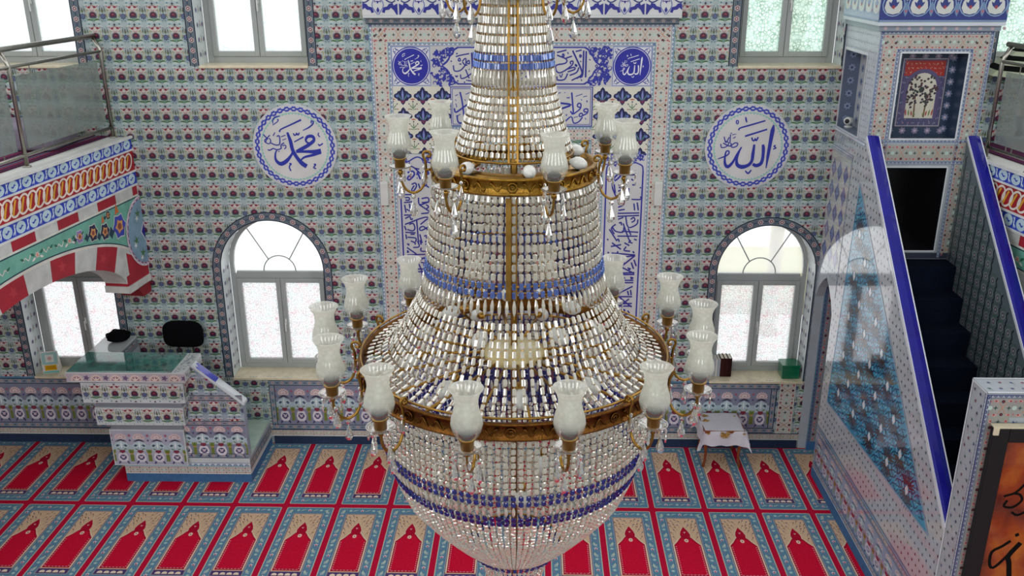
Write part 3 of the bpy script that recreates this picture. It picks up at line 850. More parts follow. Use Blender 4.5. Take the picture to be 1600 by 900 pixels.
# dado panels below the windows and the strip above the skirting
for u0, u1 in ((-8.2, -4.62), (-3.345, -1.95), (1.62, 3.07)):
    deco.add(vase_panel(u0, .2, u1, .9), ly=6)
    deco.rect(u0, .9, u1, .925, '#4f7f9c', 6)
for u0, u1 in ((XL, MX0), (MX1, XR)):
    place_strip(deco, lambda L: cream_strip(L, .07, n=int(L / .13), bg='#b9b3a8'), (u0, .118), (u1, .118), 7)
    deco.rect(u0, .19, u1, .205, '#3c5a7c', 7)
    deco.rect(u0, .105, u1, .118, '#d5d8d4', 8)
place_strip(deco, lambda L: cream_strip(L, .2, bg='#c4c4bc'), (3.3, .2), (3.3, .93), 7)
# ---- mihrab frame of tile borders
deco.rect(MX0, 0.0, MX1, 6.0, '#c6c9cb', 4)
w1, w2 = .036, .165
def frame(u0, u1, zt, ly, zb=.12):
    """wave / cream / wave border, left post, lintel, right post; outer edge given"""
    for (off, mk, wd) in ((0, lambda L: wave_strip(L, w1), w1), (w1, lambda L: cream_strip(L, w2), w2), (w1 + w2, lambda L: wave_strip(L, w1), w1)):
        place_strip(deco, mk, (u0 + off, zt - off), (u0 + off, zb), ly)
        place_strip(deco, mk, (u1 - off - wd, zt - off - wd), (u1 - off - wd, zb), ly) if False else place_strip(deco, mk, (u1 - off, zb), (u1 - off, zt - off), ly)
        place_strip(deco, mk, (u1 - off, zt - off), (u0 + off, zt - off), ly + 1)
frame(MX0, MX1, MZ, 6)
IX0, IX1, IZ = MX0 + .237, MX1 - .237, 5.005
deco.rect(IX0, .12, IX1, IZ, '#cfd3d6', 5)
# lozenge field
LOZ = Pat()
lz = [(0, .108), (.022, .085), (.03, .062), (.058, .055), (.07, .034), (.1, .02), (.108, 0)]
outl = lz + [(x, -y) for x, y in lz[-2::-1]]
outl = outl + [(-x, y) for x, y in outl[-2:0:-1]]
LOZ.poly([(x * 1.0, y * 1.0) for x, y in outl], '#e2e2dc', 1)
LOZ.poly([(x * .95, y * .95) for x, y in outl], '#14164c', 2)
LOZ.leaf(0, -.05, 0, .07, .03, '#7d86c4', 3)
for sg in (-1, 1):
    LOZ.leaf(0, -.05, sg * .05, .035, .018, '#4f7a86', 3, bend=sg * -.1)
    LOZ.star(sg * .062, .0, .012, .022, 5, '#6a78b8', 3)
    LOZ.leaf(0, -.06, sg * .035, -.045, .016, '#7a2c50', 3)
LOZ.star(0, -.068, .01, .02, 6, '#7a2c50', 3)
LQ = Pat()
for sg in (-1, 1):
    LQ.leaf(0, -.03, sg * .04, .02, .012, '#4f7a52', 1); LQ.disc(sg * .045, .025, .008, '#2d2a44', 2, 6)
    LQ.leaf(0, -.04, sg * .05, -.03, .012, '#6c8a5c', 1); LQ.disc(sg * .05, -.035, .007, '#b0483c', 2, 6)
LQ.leaf(0, -.045, 0, .045, .012, '#4f7a52', 1); LQ.disc(0, .05, .009, '#2d2a44', 2, 6); LQ.leaf(-.03, .075, .03, .075, .02, '#b86a50', 2)
for u0, us in ((IX0, (-1.482, -1.258, -1.034)), (.66, (.765, .989, 1.213))):
    f = Pat()
    f.rect(u0, 3.80, u0 + .66, 4.56, '#d9d6c6', 0)
    for j in range(4):
        for u in us:
            f.add(LOZ, u, 4.455 - .2265 * j)
            f.add(LQ, u + .112, 4.342 - .2265 * j); f.add(LQ, u - .112, 4.342 - .2265 * j)
    deco.add(f.clip(u0, 3.80, u0 + .66, 4.56), ly=6)
# inscription row with two blue roundels
deco.rect(IX0, 4.56, IX1, IZ, '#c4c4c4', 6)
for u0, u1 in ((IX0, IX0 + .435), (IX1 - .435, IX1)):
    deco.rect(u0, 4.565, u1, 5.0, '#8f9cc4', 7); deco.rect(u0 + .012, 4.577, u1 - .012, 4.988, '#d9d9da', 8)
    for sx in (-1, 1):
        for sy in (-1, 1):
            cx, cy = (u0 + u1) / 2 + sx * .175, 4.783 + sy * .175
            deco.star(cx, cy, .012, .032, 5, '#5a68ac', 9); deco.disc(cx, cy, .012, '#e6e4e0', 10, 6)
            deco.leaf(cx - sx * .01, cy - sy * .05, cx + sx * .02, cy, .014, '#3a4a9c', 9); deco.leaf(cx - sx * .05, cy - sy * .01, cx, cy + sy * .02, .014, '#3a4a9c', 9)
    c = ((u0 + u1) / 2, 4.783)
    deco.disc(c[0], c[1], .212, '#20249c', 10, 48); deco.ring(c[0], c[1], .193, .2, '#d9d9e6', 12, 48)
for strokes, u in ((MUH, IX0 + .217), (ALLAH, IX1 - .217)):
    k = .00051
    cx, cy = (428, 440) if strokes is MUH else (460, 440)
    deco.add(sheet(strokes, 0, 0, 100, 100, u - cx * k, 4.783 + cy * k, u + (100 - cx) * k, 4.783 + (cy - 100) * k, '#e4e4ea', 13, 1.25))
def arabesque(u0, v0, u1, v1, ly, n, col='#28309a', seed=3):
    rnd = random.Random(seed)
    q = Pat()
    for i in range(n):
        u, v = rnd.uniform(u0, u1), rnd.uniform(v0, v1)
        r = rnd.uniform(.02, .04); a = rnd.uniform(0, 6)
        pts = [(u + r * (1 - .13 * k) * math.cos(a + k * .8), v + r * (1 - .13 * k) * math.sin(a + k * .8)) for k in range(7)]
        q.stroke(pts, [.016, .014, .012, .01, .008, .006, .005], col, ly, 2)
        q.leaf(u + r * math.cos(a), v + r * math.sin(a), u + r * 1.7 * math.cos(a + .7), v + r * 1.7 * math.sin(a + .7), .026, col, ly)
    return q
def cartouche(grow):
    h = [(.0, .0)]
    L = [(-.02, .205), (-.865, .205), (-.9, .185), (-.915, .15), (-.95, .12), (-.965, .085), (-.985, .06), (-1.02, .025), (-1.04, 0)]
    cx = -.15
    pts = [((x - cx) * (1 + grow / .85) + cx, y * (1 + grow / .2)) for x, y in L]
    full = pts + [(x, -y) for x, y in pts[-2::-1]]
    return full
cart = Pat()
cu = -.148
right_half = [(.0, .206), (.755, .206), (.8, .18), (.815, .14), (.85, .115), (.865, .08), (.89, .05), (.93, .02), (.945, 0)]
def cart_poly(g):
    a = [(x + g * (1 if i > 0 else 0), y + (g if y > 0 else 0)) for i, (x, y) in enumerate(right_half)]
    b = [(x, -y) for x, y in a[-2::-1]]
    rr = a + b
    ll = [(-x, y) for x, y in rr[::-1]]
    return [(cu + x * .94, 4.788 + y) for x, y in rr + ll]
for u0, u1 in ((IX0 + .44, cu - .6), (cu + .6, IX1 - .44)):
    deco.add(arabesque(u0 + .03, 4.59, u1 - .02, 4.98, 8, 110, seed=int(u0 * 100)).filt(lambda u, v: abs(u - cu) > .74))
    for sy in (-1, 1):
        for k in range(3):
            uu = cu + math.copysign(.80 + .075 * k, u0 - cu); vv = 4.788 + sy * (.165 - .02 * k)
            deco.leaf(uu, vv - .03, uu + .03, vv + .04, .05, '#28309a', 9); deco.star(uu - .02, vv, .008, .022, 5, '#28309a', 9)
deco.poly(cart_poly(0.0), '#28309a', 11)
deco.poly(cart_poly(-.015), '#cac9c6', 13)
EX = (-.97, 5.014, -.395, 4.021); FX = (.179, 5.014, .752, 4.024)
deco.add(sheet(CART_L, 0, 0, 514, 900, *EX, '#20268c', 15, 1.4)); deco.add(sheet(CART_R, 0, 0, 514, 900, *FX, '#20268c', 15, 1.3))
# second row: one long text box
deco.rect(-.945, 4.115, .655, 4.56, '#28309a', 8); deco.rect(-.935, 4.125, .645, 4.55, '#c8c8c8', 9)
deco.rect(-.925, 4.135, .635, 4.54, '#28309a', 10); deco.rect(-.918, 4.142, .628, 4.533, '#cac9c6', 11)
deco.add(sheet(BOX_L, 0, 0, 514, 900, *EX, '#28309a', 13, 1.25)); deco.add(sheet(BOX_R, 0, 0, 514, 900, *FX, '#28309a', 13, 1.25))
deco.add(sheet(CART_R, 0, 0, 514, 380, -.42, 4.99, .16, 4.6, '#28309a', 15)); deco.add(sheet(BOX_R, 100, 440, 400, 810, -.42, 4.52, .14, 4.15, '#28309a', 13))
# inner frame round the recess
for (off, mk, wd) in ((0, lambda L: wave_strip(L, .03), .03), (.03, lambda L: cream_strip(L, .115), .115)):
    place_strip(deco, mk, (.655, 4.11 - off), (-.945, 4.11 - off), 9)
for u0, u1, s1, s2 in ((IX0, IX0 + .5, SURA_A, SURA_B), (IX1 - .5, IX1, SURA_C, SURA_D)):
    deco.rect(u0, .12, u1, 3.79, '#cac9c9', 7)
    a, b = u0 + .03, u0 + .47
    deco.rect(a, .2, a + .018, 3.6, '#28309a', 9); deco.rect(b - .018, .2, b, 3.6, '#28309a', 9)
    deco.stroke([(a + .009, 3.6), (a + .02, 3.66), (a + .07, 3.69), ((a + b) / 2 - .1, 3.71), ((a + b) / 2, 3.76), ((a + b) / 2 + .1, 3.71), (b - .07, 3.69), (b - .02, 3.66), (b - .009, 3.6)], .016, '#28309a', 9)
    deco.add(arabesque(a, 3.7, a + .14, 3.78, 8, 9, seed=1)); deco.add(arabesque(b - .14, 3.7, b, 3.78, 8, 9, seed=2))
    for zt in (3.46, 1.72):
        za_ = zt - .75
        deco.add(sheet(s1, 90, 280, 400, 900, a + .03, zt, b - .03, za_, '#20268c', 10, 1.25))
        deco.add(sheet(s2, 90, 60, 400, 900, a + .03, za_ - .02, b - .03, max(za_ - 1.0, .2), '#20268c', 10, 1.25))
    deco.add(sheet(ink('180,300 215,285 225,320 190,370 180,350 205,310;245,290 265,365;280,300 310,285 320,310 285,315', 12), 170, 280, 330, 370, a + .08, 3.6, b - .08, 3.49, '#28309a', 10))
for a, s in ((IX0 + .5, 1), (IX1 - .5, -1)):
    for off, mk, wd in ((0, lambda L: wave_strip(L, .03), .03), (.03, lambda L: cream_strip(L, .115), .115), (.145, lambda L: wave_strip(L, .02), .02)):
        if s > 0: place_strip(deco, mk, (a + off, 3.96), (a + off, .12), 8)
        else: place_strip(deco, mk, (a - off, .12), (a - off, 3.96), 8)
# spandrel field over the recess arch
sp = floral_field(NICHE[0] - .02, 2.0, NICHE[1] + .02, 3.96, keep=None)
deco.add(sp.filt(lambda u, v: v > 2.75 and (u + .145) ** 2 + (v - 2.75) ** 2 > .785 ** 2), ly=8)
deco.filt(lambda u, v: not (NICHE[0] < u < NICHE[1] and (v < 2.75 or (u + .145) ** 2 + (v - 2.75) ** 2 < .785 ** 2)))
wb.decal(deco, (0, 0, 0), (1, 0, 0), (0, 0, 1), (0, -1, 0), eps=.0015, step=.0005)
wall = wb.build('wall_back', 'tile')
tag(wall, kind='structure')

# recess of the mihrab: half cylinder with half dome, dark blue tile
mh = MB()
xc, rr = (NICHE[0] + NICHE[1]) / 2, (NICHE[1] - NICHE[0]) / 2
nA = 20
def nich(a, z, r=rr): return (xc - r * math.cos(a), r * math.sin(a) * .8, z)
for k in range(nA):
    a, b = PI * k / nA, PI * (k + 1) / nA
    zs = np.linspace(0.0, 2.75, 14)
    for j in range(13):
        dark = (k + j) % 2 == 0
        mh.face([nich(a, zs[j]), nich(b, zs[j]), nich(b, zs[j + 1]), nich(a, zs[j + 1])], '#121540' if dark else '#343a66')
        m = (a + b) / 2; zm = (zs[j] + zs[j + 1]) / 2
        mh.face([nich(m - .03, zm - .06, rr * .995), nich(m + .03, zm - .06, rr * .995), nich(m + .03, zm + .06, rr * .995), nich(m - .03, zm + .06, rr * .995)], '#6a3a4c' if dark else '#aab0c4')
    for j in range(6):
        t0, t1 = PI / 2 * j / 6, PI / 2 * (j + 1) / 6
        def dm(an, t): return nich(an, 2.75 + rr * math.sin(t), rr * math.cos(t) + 1e-4)
        mh.face([dm(a, t0), dm(b, t0), dm(b, t1), dm(a, t1)], '#343a66' if (k + j) % 2 else '#121540')
tag(mh.build('mihrab_niche', 'tile'), kind='structure')

# corbelled frieze above the mihrab
fz = MB()
FX0, FX1 = -1.87, 1.585
fz.box((FX0 + .02, -.05, 5.24), (FX1 - .02, -.012, 5.305), '#59636e')
fz.box((FX0, -.1, 5.305), (FX1, -.012, 5.335), '#cfd3d2')
fz.box((FX0, -.1, 5.336), (FX1, -.012, 6.02), '#d5d6d6')
q = chain_strip(FX1 - FX0 - .04, .065, '#626a74')
fz.decal(q, (FX0 + .02, -.05, 5.24), (1, 0, 0), (0, 0, 1), (0, -1, 0))
q = Pat()
d = .222
for i in range(-8, 9):
    u = -.145 + i * d * 2
    for s in (-1, 1):
        # blue cloud scrolls either side of a white stem
        q.poly([(u + s * .008, .0), (u + s * .008, .12), (u + s * .05, .1), (u + s * .06, .125), (u + s * .1, .115), (u + s * .12, .09), (u + s * .16, .08), (u + s * .18, .03),
                (u + s * .15, .02), (u + s * .14, .05), (u + s * .1, .055), (u + s * .08, .075), (u + s * .05, .05), (u + s * .02, .0)], '#23288c', 1)
        q.stroke([(u + s * .03, .15), (u + s * .07, .13), (u + s * .12, .15), (u + s * .16, .2), (u + s * .17, .27)], .014, '#2b3a7c', 1)
        q.stroke([(u + s * .22, .0), (u + s * .16, .1), (u + s * .2, .2), (u + s * .22, .3)], .01, '#6a78b4', 2)
        q.leaf(u + s * .04, .16, u + s * .08, .26, .05, '#23288c', 1)
        q.leaf(u + s * .1, .3, u + s * .03, .42, .06, '#23288c', 1)
        q.stroke([(u, .3), (u + s * .08, .38), (u + s * .14, .5), (u + s * .08, .6)], .016, '#2b3a7c', 1)
    q.poly([(u, .14), (u + .035, .19), (u, .25), (u - .035, .19)], '#23288c', 2)
    q.poly([(u + d, .02), (u + d + .018, .05), (u + d, .085), (u + d - .018, .05)], '#23288c', 2)
    q.star(u + d, .17, .035, .055, 8, '#23288c', 1); q.star(u + d, .17, .02, .042, 4, '#d9d4dc', 2, ph=.78); q.star(u + d, .17, .012, .03, 4, '#d9d4dc', 2); q.disc(u + d, .17, .01, '#6a4a7c', 3, 6)
q.clip(FX0 + .004, .004, FX1 - .004, .68)
fz.decal(q, (0, -.1, 5.336), (1, 0, 0), (0, 0, 1), (0, -1, 0))
tag(fz.build('trim_1', 'tile'), kind='structure')

# side walls of the hall
for nm, x in (('wall_left', XL), ('wall_right', XR)):
    m = MB()
    s_ = 1 if x < 0 else -1
    m.box((x - .02, -8.0, 0.0), (x - .001, .0, 4.6) if x < 0 else (x, .0, 4.6), BG)
    q = floral_field(-7.9, .12, -.1, 4.5, ou=-.1, t=T * 2)
    m.decal(q, (x, 0, 0), (0, 1, 0), (0, 0, 1), (s_, 0, 0)) if x < 0 else m.decal(q, (x - .02, 0, 0), (0, 1, 0), (0, 0, 1), (s_, 0, 0))
    tag(m.build(nm, 'tile'), kind='structure')
# outside the right window: lawn and a porch column
m = MB(); m.box((1.5, 5.6, -.4), (9.5, 8.9, -.1), '#cfc98a'); tag(m.build('ground_outside', 'paint'), kind='structure')
m = MB(); m.lathe([(.16, 0), (.16, .1), (.115, .14), (.105, 5.2), (.14, 5.3), (.16, 5.4)], 24, (4.0, 4.0, -.1), '#d6c4a0'); tag(m.build('column_outside', 'paint', None, True), kind='structure')

# skirting, blue carpet strip in its darkened shade tone
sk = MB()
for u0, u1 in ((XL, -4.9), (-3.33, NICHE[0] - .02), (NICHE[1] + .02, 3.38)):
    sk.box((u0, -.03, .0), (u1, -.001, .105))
tag(sk.build('baseboard_back', 'shaded_skirt'), kind='structure')
# ------------------------------------------------------------------ windows
def window(idx, a, b, arched):
    root = empty('window_%d' % idx, ((a + b) / 2, .3, .935 if arched else 4.785))
    tag(root, kind='structure')
    x0, x1 = a - (a + b) / 2 + .002, b - (a + b) / 2 - .002
    zt = (ZS - .935) if arched else 1.36
    fr = MB()
    fw, dy = .075, .06
    lowtop = zt - .16 if arched else zt          # top of the casements
    fr.box((x0, 0, 0), (x0 + fw, dy, lowtop), b=.006); fr.box((x1 - fw, 0, 0), (x1, dy, lowtop), b=.006)
    fr.box((x0 + fw, 0, 0), (x1 - fw, dy, fw), b=.006)
    fr.box((x0 + fw, 0, lowtop - .05), (x1 - fw, dy, lowtop + (.04 if arched else 0)), b=.006)
    if arched:
        r = (x1 - x0) / 2
        fr.box((x0, 0, lowtop), (x0 + .05, dy, zt), b=.004); fr.box((x1 - .05, 0, lowtop), (x1, dy, zt), b=.004)
        n = 24
        for k in range(n):
            t0, t1 = PI * k / n, PI * (k + 1) / n
            f0 = lambda rr_, t, y: (rr_ * math.cos(t), y, zt + rr_ * math.sin(t))
            ri = r - .055
            fr.mesh([f0(r, t0, 0), f0(r, t1, 0), f0(ri, t1, 0), f0(ri, t0, 0), f0(r, t0, dy), f0(r, t1, dy), f0(ri, t1, dy), f0(ri, t0, dy)],
                    [(0, 1, 2, 3), (7, 6, 5, 4), (2, 6, 7, 3), (0, 4, 5, 1)])
    fr.build('window_frame', 'pvc', root)
    if arched:
        mu = MB()
        zc = lowtop + .04
        mu.tube([(.2 * math.cos(PI * k / 16), .02, zc + .2 * math.sin(PI * k / 16)) for k in range(17)], .008, 6)
        for t in (PI / 4 + .08, 3 * PI / 4 - .08):
            mu.tube([(.2 * math.cos(t), .02, zc + .2 * math.sin(t)), ((r - .05) * math.cos(t) * .98, .02, zt + (r - .055) * math.sin(t))], .008, 6)
        mu.build('glazing_bar', 'pvc', root)
        fp = MB()
        fp.face([(x0 + .05, .03, zc), (x1 - .05, .03, zc)] + [((r - .05) * math.cos(PI * k / 20), .03, zt + (r - .05) * math.sin(PI * k / 20)) for k in range(21)])
        fp.build('fanlight_pane', 'clear_pane', root)
    mid = .0
    for s in (-1, 1):
        xa, xb = (x0 + fw, mid - .003) if s < 0 else (mid + .003, x1 - fw)
        z0, z1 = fw, lowtop - .05
        sb = MB()
        w = .055
        sb.box((xa, -.02, z0), (xa + w, .04, z1), b=.005); sb.box((xb - w, -.02, z0), (xb, .04, z1), b=.005)
        sb.box((xa + w, -.02, z0), (xb - w, .04, z0 + w), b=.005); sb.box((xa + w, -.02, z1 - w), (xb - w, .04, z1), b=.005)
        so = sb.build('sash', 'pvc', root)
        pb = MB()
        pb.box((xa + w - .004, .012, z0 + w - .004), (xb - w + .004, .018, z1 - w + .004))
        pb.build('pane', 'film_pane' if arched else ('textured_pane' if a > 0 else 'pale_pane'), so)
        if s > 0:
            hb = MB()
            zc = (z0 + z1) / 2
            hb.box((xa + .015, -.035, zc - .04), (xa + .038, -.02, zc + .04), b=.004)
            hb.tube([(xa + .026, -.035, zc), (xa + .026, -.06, zc), (xa + .026, -.062, zc - .06), (xa + .026, -.058, zc - .12)], .009, 8)
            hb.build('handle', 'white', so)
    sl = MB()
    sl.box((x0, -.335, -.024), (x1, -.002, .006), b=.006)
    sl.build('window_sill', 'marble', root)
for i, (a, b) in enumerate(LOWER): window(i + 1, a, b, True)
for i, (a, b) in enumerate(UPPER): window(i + 4, a, b, False)

# ------------------------------------------------------------------ galleries on both sides (fascia, arch, deck)
def gallery(name, mirror):
    """fascia in (s, z): s runs from the back wall towards the viewer"""
    ang = .121
    L = math.hypot(1, ang)
    ax = -4.65 if not mirror else 4.42
    sg = -1 if not mirror else 1
    s0 = .0 if not mirror else .3
    s1 = 4.2
    dr = np.array([sg * ang / L, -1 / L, 0])
    nrm = np.array([-sg * 1 / L, -ang / L, 0]) if True else None       # towards the hall
    O = np.array([ax, -.004, 0.0])
    def P(s, z, d=0.0): return tuple(O + dr * s + np.array([0, 0, z]) + nrm * d)
    mb = MB()
    # arch outline
    sc, a, zs, rise = 2.02, 1.55, 2.25, .6
    n = 28
    intr = [(sc - a * math.cos(PI * k / n), zs + rise * math.sin(PI * k / n)) for k in range(n + 1)]
    top = 3.98
    poly_cols = []
    depth = .28
    white, red = '#c6c8c4', '#a31c2e'
    # face between arch and top, in strips
    cuts = sorted(set([s0, s1] + [p[0] for p in intr if p[0] > s0]))
    def zi(s):
        if s <= sc - a or s >= sc + a: return zs - .02
        return zs + rise * math.sqrt(max(0, 1 - ((s - sc) / a) ** 2))
    for c0, c1 in zip(cuts[:-1], cuts[1:]):
        m0, m1 = zi(c0 + 1e-6), zi(c1 - 1e-6)
        mb.face([P(c0, m0), P(c1, m1), P(c1, top), P(c0, top)], white)
        mb.face([P(c0, m0), P(c1, m1), P(c1, m1, -depth), P(c0, m0, -depth)], '#d0d0cc')
        mb.face([P(c0, m0, -depth), P(c1, m1, -depth), P(c1, top, -depth), P(c0, top, -depth)], '#c8c8c4')
    # white edge mouldings
    def slab(za, zb, d, col):
        mb.prism([(s0, za), (s1, za), (s1, zb), (s0, zb)], lambda s, z: P(s, z, .0), lambda s, z: P(s, z, d), col)
    slab(3.972, 4.0, .03, '#d6d8d6'); slab(3.83, 3.85, .012, '#d8dad8'); slab(3.583, 3.605, .012, '#d8dad8'); slab(3.425, 3.447, .012, '#d8dad8')
    pt = Pat()
    # blue bands with almond shapes
    for za, zb in ((3.85, 3.972), (3.447, 3.583)):
        h = zb - za
        pt.rect(s0, za, s1, zb, '#2440b4', 0)
        d = .2
        k = int(math.ceil(s0 / d))
        while (k + 1) * d <= s1:
            u, v = (k + .5) * d, (za + zb) / 2
            pt.disc(u, v, d * .36, '#bcd4dc', 1, 12, h * .45)
            pt.poly([(u - d * .2, v), (u - d * .08, v + h * .16), (u + d * .02, v), (u + d * .1, v - h * .02), (u + d * .2, v + h * .06), (u + d * .1, v - h * .16), (u, v - h * .12), (u - d * .1, v + h * .02)], '#2440b4', 2)
            pt.leaf(u + d * .5, v - h * .45, u + d * .5, v + h * .45, d * .1, '#d2e0e4', 1, bend=.05)
            pt.leaf(u + d * .36, v + h * .38, u + d * .5, v + h * .1, d * .08, '#d2e0e4', 1); pt.leaf(u + d * .64, v - h * .38, u + d * .5, v - h * .1, d * .08, '#d2e0e4', 1)
            k += 1
    # red band with a plaited chain
    za, zb = 3.605, 3.83
    dg = 1 if not mirror else -1
    pt.rect(s0, za, s1, zb, '#a01824', 0)
    d = .125; h = zb - za
    k = int(math.ceil((s0 + .1) / d))
    while (k + 1) * d <= s1:
        u, v = k * d, (za + zb) / 2
        ell = [(u + .075 * math.cos(t) - dg * .025 * math.sin(t), v + h * .4 * math.sin(t)) for t in np.linspace(0, 2 * PI, 11)[:-1]]
        pt.stroke(ell, .022, '#e6dcd0', 1 + (k % 2), 2, True)
        pt.stroke([(u + dg * .05, v - h * .3), (u + dg * .02, v), (u - dg * .015, v + h * .3)], .026, '#dca02c', 4, 2)
        k += 1
    # upper row of stone blocks, red and white
    k = 0
    s = .02
    while s < s1:
        if s + .3 > s0: pt.rect(max(s, s0), 3.3, min(s + .36, s1), 3.43, red if k % 2 == 0 else white, 0)
        s += .36 if k else .1
        k += 1
    # green band: straight top line, arched lower line
    def ze(s):
        q = (s - sc) / 1.98
        return 2.35 + .75 * math.sqrt(max(0, 1 - q * q))
    ss = np.linspace(max(.02, s0), s1 - .16, 60)
    for c0, c1 in zip(ss[:-1], ss[1:]):
        pt.poly([(c0, ze(c0)), (c1, ze(c1)), (c1, 3.315), (c0, 3.315)], '#6fae9c', 1)
        pt.poly([(c0, ze(c0) - .03), (c1, ze(c1) - .03), (c1, ze(c1)), (c0, ze(c0))], '#d8d6cc', 2)
        pt.poly([(c0, ze(c0) + .002), (c1, ze(c1) + .002), (c1, ze(c1) + .014), (c0, ze(c0) + .014)], '#20304a', 3)
        pt.poly([(c0, 3.3), (c1, 3.3), (c1, 3.32), (c0, 3.32)], '#d8d6cc', 2)
        pt.poly([(c0, 3.285), (c1, 3.285), (c1, 3.296), (c0, 3.296)], '#20304a', 3)
    # spandrel ornament (towards each end of the green band)
    for base, dirn in ((.0, 1), (2 * sc, -1)):
        for i, (u, v, r) in enumerate(((.49, 3.06, .145), (.78, 3.08, .1), (1.0, 3.13, .1), (1.24, 3.16, .075), (.68, 3.24, .055))):
            u = base + dirn * u
            if u < s0 + .1 or u > s1 - .1: continue
            pt.star(u, v, r * .78, r, 6, '#e3ded6', 4, sy=1.1)
            pt.star(u, v, r * .72, r * .92, 6, ('#3a48b0', '#1f2f50', '#252848', '#8a78b8', '#1f4a50')[i], 5, sy=1.1)
            pt.star(u, v, r * .4, r * .6, 5, '#d69a5c', 6); pt.disc(u, v, r * .28, '#8c4a3c', 7, 8)
            pt.star(u + dirn * r * 1.2, v - r * .2, r * .3, r * .5, 4, '#1f3f50', 4)
            if i < 2: pt.poly([(u - r * .2, v + r * 1.1), (u + r * .1, v + r * 1.9), (u + r * .4, v + r * 1.0)], '#d2703c', 4)
        for u, v in ((1.42, 3.17), (1.95, 3.19)):
            u = base + dirn * u
            if u < s0 or u > s1 or (dirn < 0 and abs(u - sc) < .2): continue
            pt.star(u, v, .02, .04, 6, '#e3d6cc', 5); pt.star(u, v, .014, .026, 5, '#d88a78', 6)
            for q in (-1, 1):
                pt.leaf(u + q * .04, v, u + q * .1, v + .035, .035, '#2e6a54', 5); pt.leaf(u + q * .03, v - .02, u + q * .09, v - .045, .03, '#e3ded6', 5)
                pt.stroke([(u + q * .1, v + .03), (u + q * .14, v - .02), (u + q * .18, v + .02), (u + q * .22, v - .01)], .01, '#e3ded6', 5, 2)
                pt.leaf(u + q * .2, v, u + q * .26, v + .03, .03, '#2e6a54', 5)
    # voussoirs of the arch
    bd = [.47, .72, 1.06, 1.42, 1.80, 2.18, 2.58, 2.95, 3.3, 3.57]
    def lean(x): return sc + (x - sc) * 1.1
    for k, (b0, b1) in enumerate(zip(bd[:-1], bd[1:])):
        col = red if k % 2 else white
        for j in range(8):
            c0, c1 = b0 + (b1 - b0) * j / 8, b0 + (b1 - b0) * (j + 1) / 8
            if c0 < s0: continue
            pt.poly([(c0, zi(c0)), (c1, zi(c1)), (lean(c1), ze(lean(c1)) - .03), (lean(c0), ze(lean(c0)) - .03)], col, 1)
        if col == red and b0 > s0:
            m_ = (b0 + b1) / 2
            pt.star(m_, (zi(m_) + ze(m_)) / 2 - .01, .03, .07, 5, '#b3323a', 2, ph=k)
    for e0, e1, sg2 in ((.03, .44, 1), (2 * sc - .44, 2 * sc - .03, -1)):
        if e0 > s0: pt.poly([(e0, 2.46), (e1, 2.46), (e1, 2.72 if sg2 > 0 else 2.5), (e0, 2.5 if sg2 > 0 else 2.72)], red, 1)
    # half roundel in the corner
    if not mirror:
        for r, col, ly in ((.43, '#d9d4d6', 8), (.405, '#8a5a80', 9), (.385, '#7f9fb4', 10)):
            pt.poly([(.001, 2.87 - r)] + [(r * .9 * math.sin(PI * k / 18) + .001, 2.87 - r * math.cos(PI * k / 18)) for k in range(1, 18)] + [(.001, 2.87 + r)], col, ly)
        for k in range(15):
            t = PI * (k + .5) / 15
            pt.disc(.405 * .9 * math.sin(t), 2.87 - .405 * math.cos(t), .022, '#c9b0c4', 10, 6)
        pt.poly([(.0, 2.93), (.05, 2.87), (.0, 2.78)], '#e6e4e4', 11); pt.poly([(.0, 2.98), (.085, 2.87), (.0, 2.74)], '#e6e4e4', 11); pt.poly([(.0, 2.965), (.07, 2.87), (.0, 2.755)], '#28248c', 12)
        for u, v in ((.1, 3.1), (.2, 2.8), (.1, 2.62)):
            pt.star(u, v, .02, .07, 5, '#4f7a4a', 11, ph=v * 5); pt.star(u + .03, v - .05, .014, .045, 5, '#dfe2da', 12)
    mb.decal(pt, O, dr, (0, 0, 1), nrm, eps=.002, step=.0008)
    # red corbel on which the arch springs
    if not mirror:
        mb.prism([(.02, 2.33), (.5, 2.33), (.5, 2.45), (.02, 2.5)], lambda s, z: P(s, z, -depth), lambda s, z: P(s, z, .004), '#a31c2e')
        mb.prism([(.02, 2.25), (.52, 2.25), (.52, 2.33), (.02, 2.33)], lambda s, z: P(s, z, -depth), lambda s, z: P(s, z, .02), '#cfcfca')
        mb.prism([(.02, 2.1), (.2, 2.1), (.3, 2.25), (.02, 2.25)], lambda s, z: P(s, z, -depth), lambda s, z: P(s, z, .0), '#8e1826')
    root = mb.build(name, 'paint')
    tag(root, kind='structure')
    dk = MB()
    xo = XL + .02 if not mirror else XR + .3
    c0, c1 = P(s0, 0, .02), P(s1, 0, .02)
    i0, i1 = P(s0, 0, -.28), P(s1, 0, -.28)
    dk.mesh([(i0[0], i0[1], 3.72), (i1[0], i1[1], 3.72), (xo, i1[1], 3.72), (xo, i0[1], 3.72), (c0[0], c0[1], 3.985), (c1[0], c1[1], 3.985), (xo, c1[1], 3.985), (xo, c0[1], 3.985)],
            [(3, 2, 1, 0), (4, 5, 6, 7), (1, 2, 6, 5), (3, 0, 4, 7)])
    dk.build('gallery_deck', 'plaster', root)
    ck = MB()
    e0, e1 = P(s0 + .02, 0, -.25), P(s1, 0, -.25)
    q = Pat()
    ck.mesh([(e0[0], e0[1], 3.987), (e1[0], e1[1], 3.987), (xo, e1[1], 3.987), (xo, e0[1], 3.987), (e0[0], e0[1], 3.997), (e1[0], e1[1], 3.997), (xo, e1[1], 3.997), (xo, e0[1], 3.997)],
            [(4, 5, 6, 7), (0, 1, 5, 4), (1, 2, 6, 5), (3, 0, 4, 7)], '#552a48')
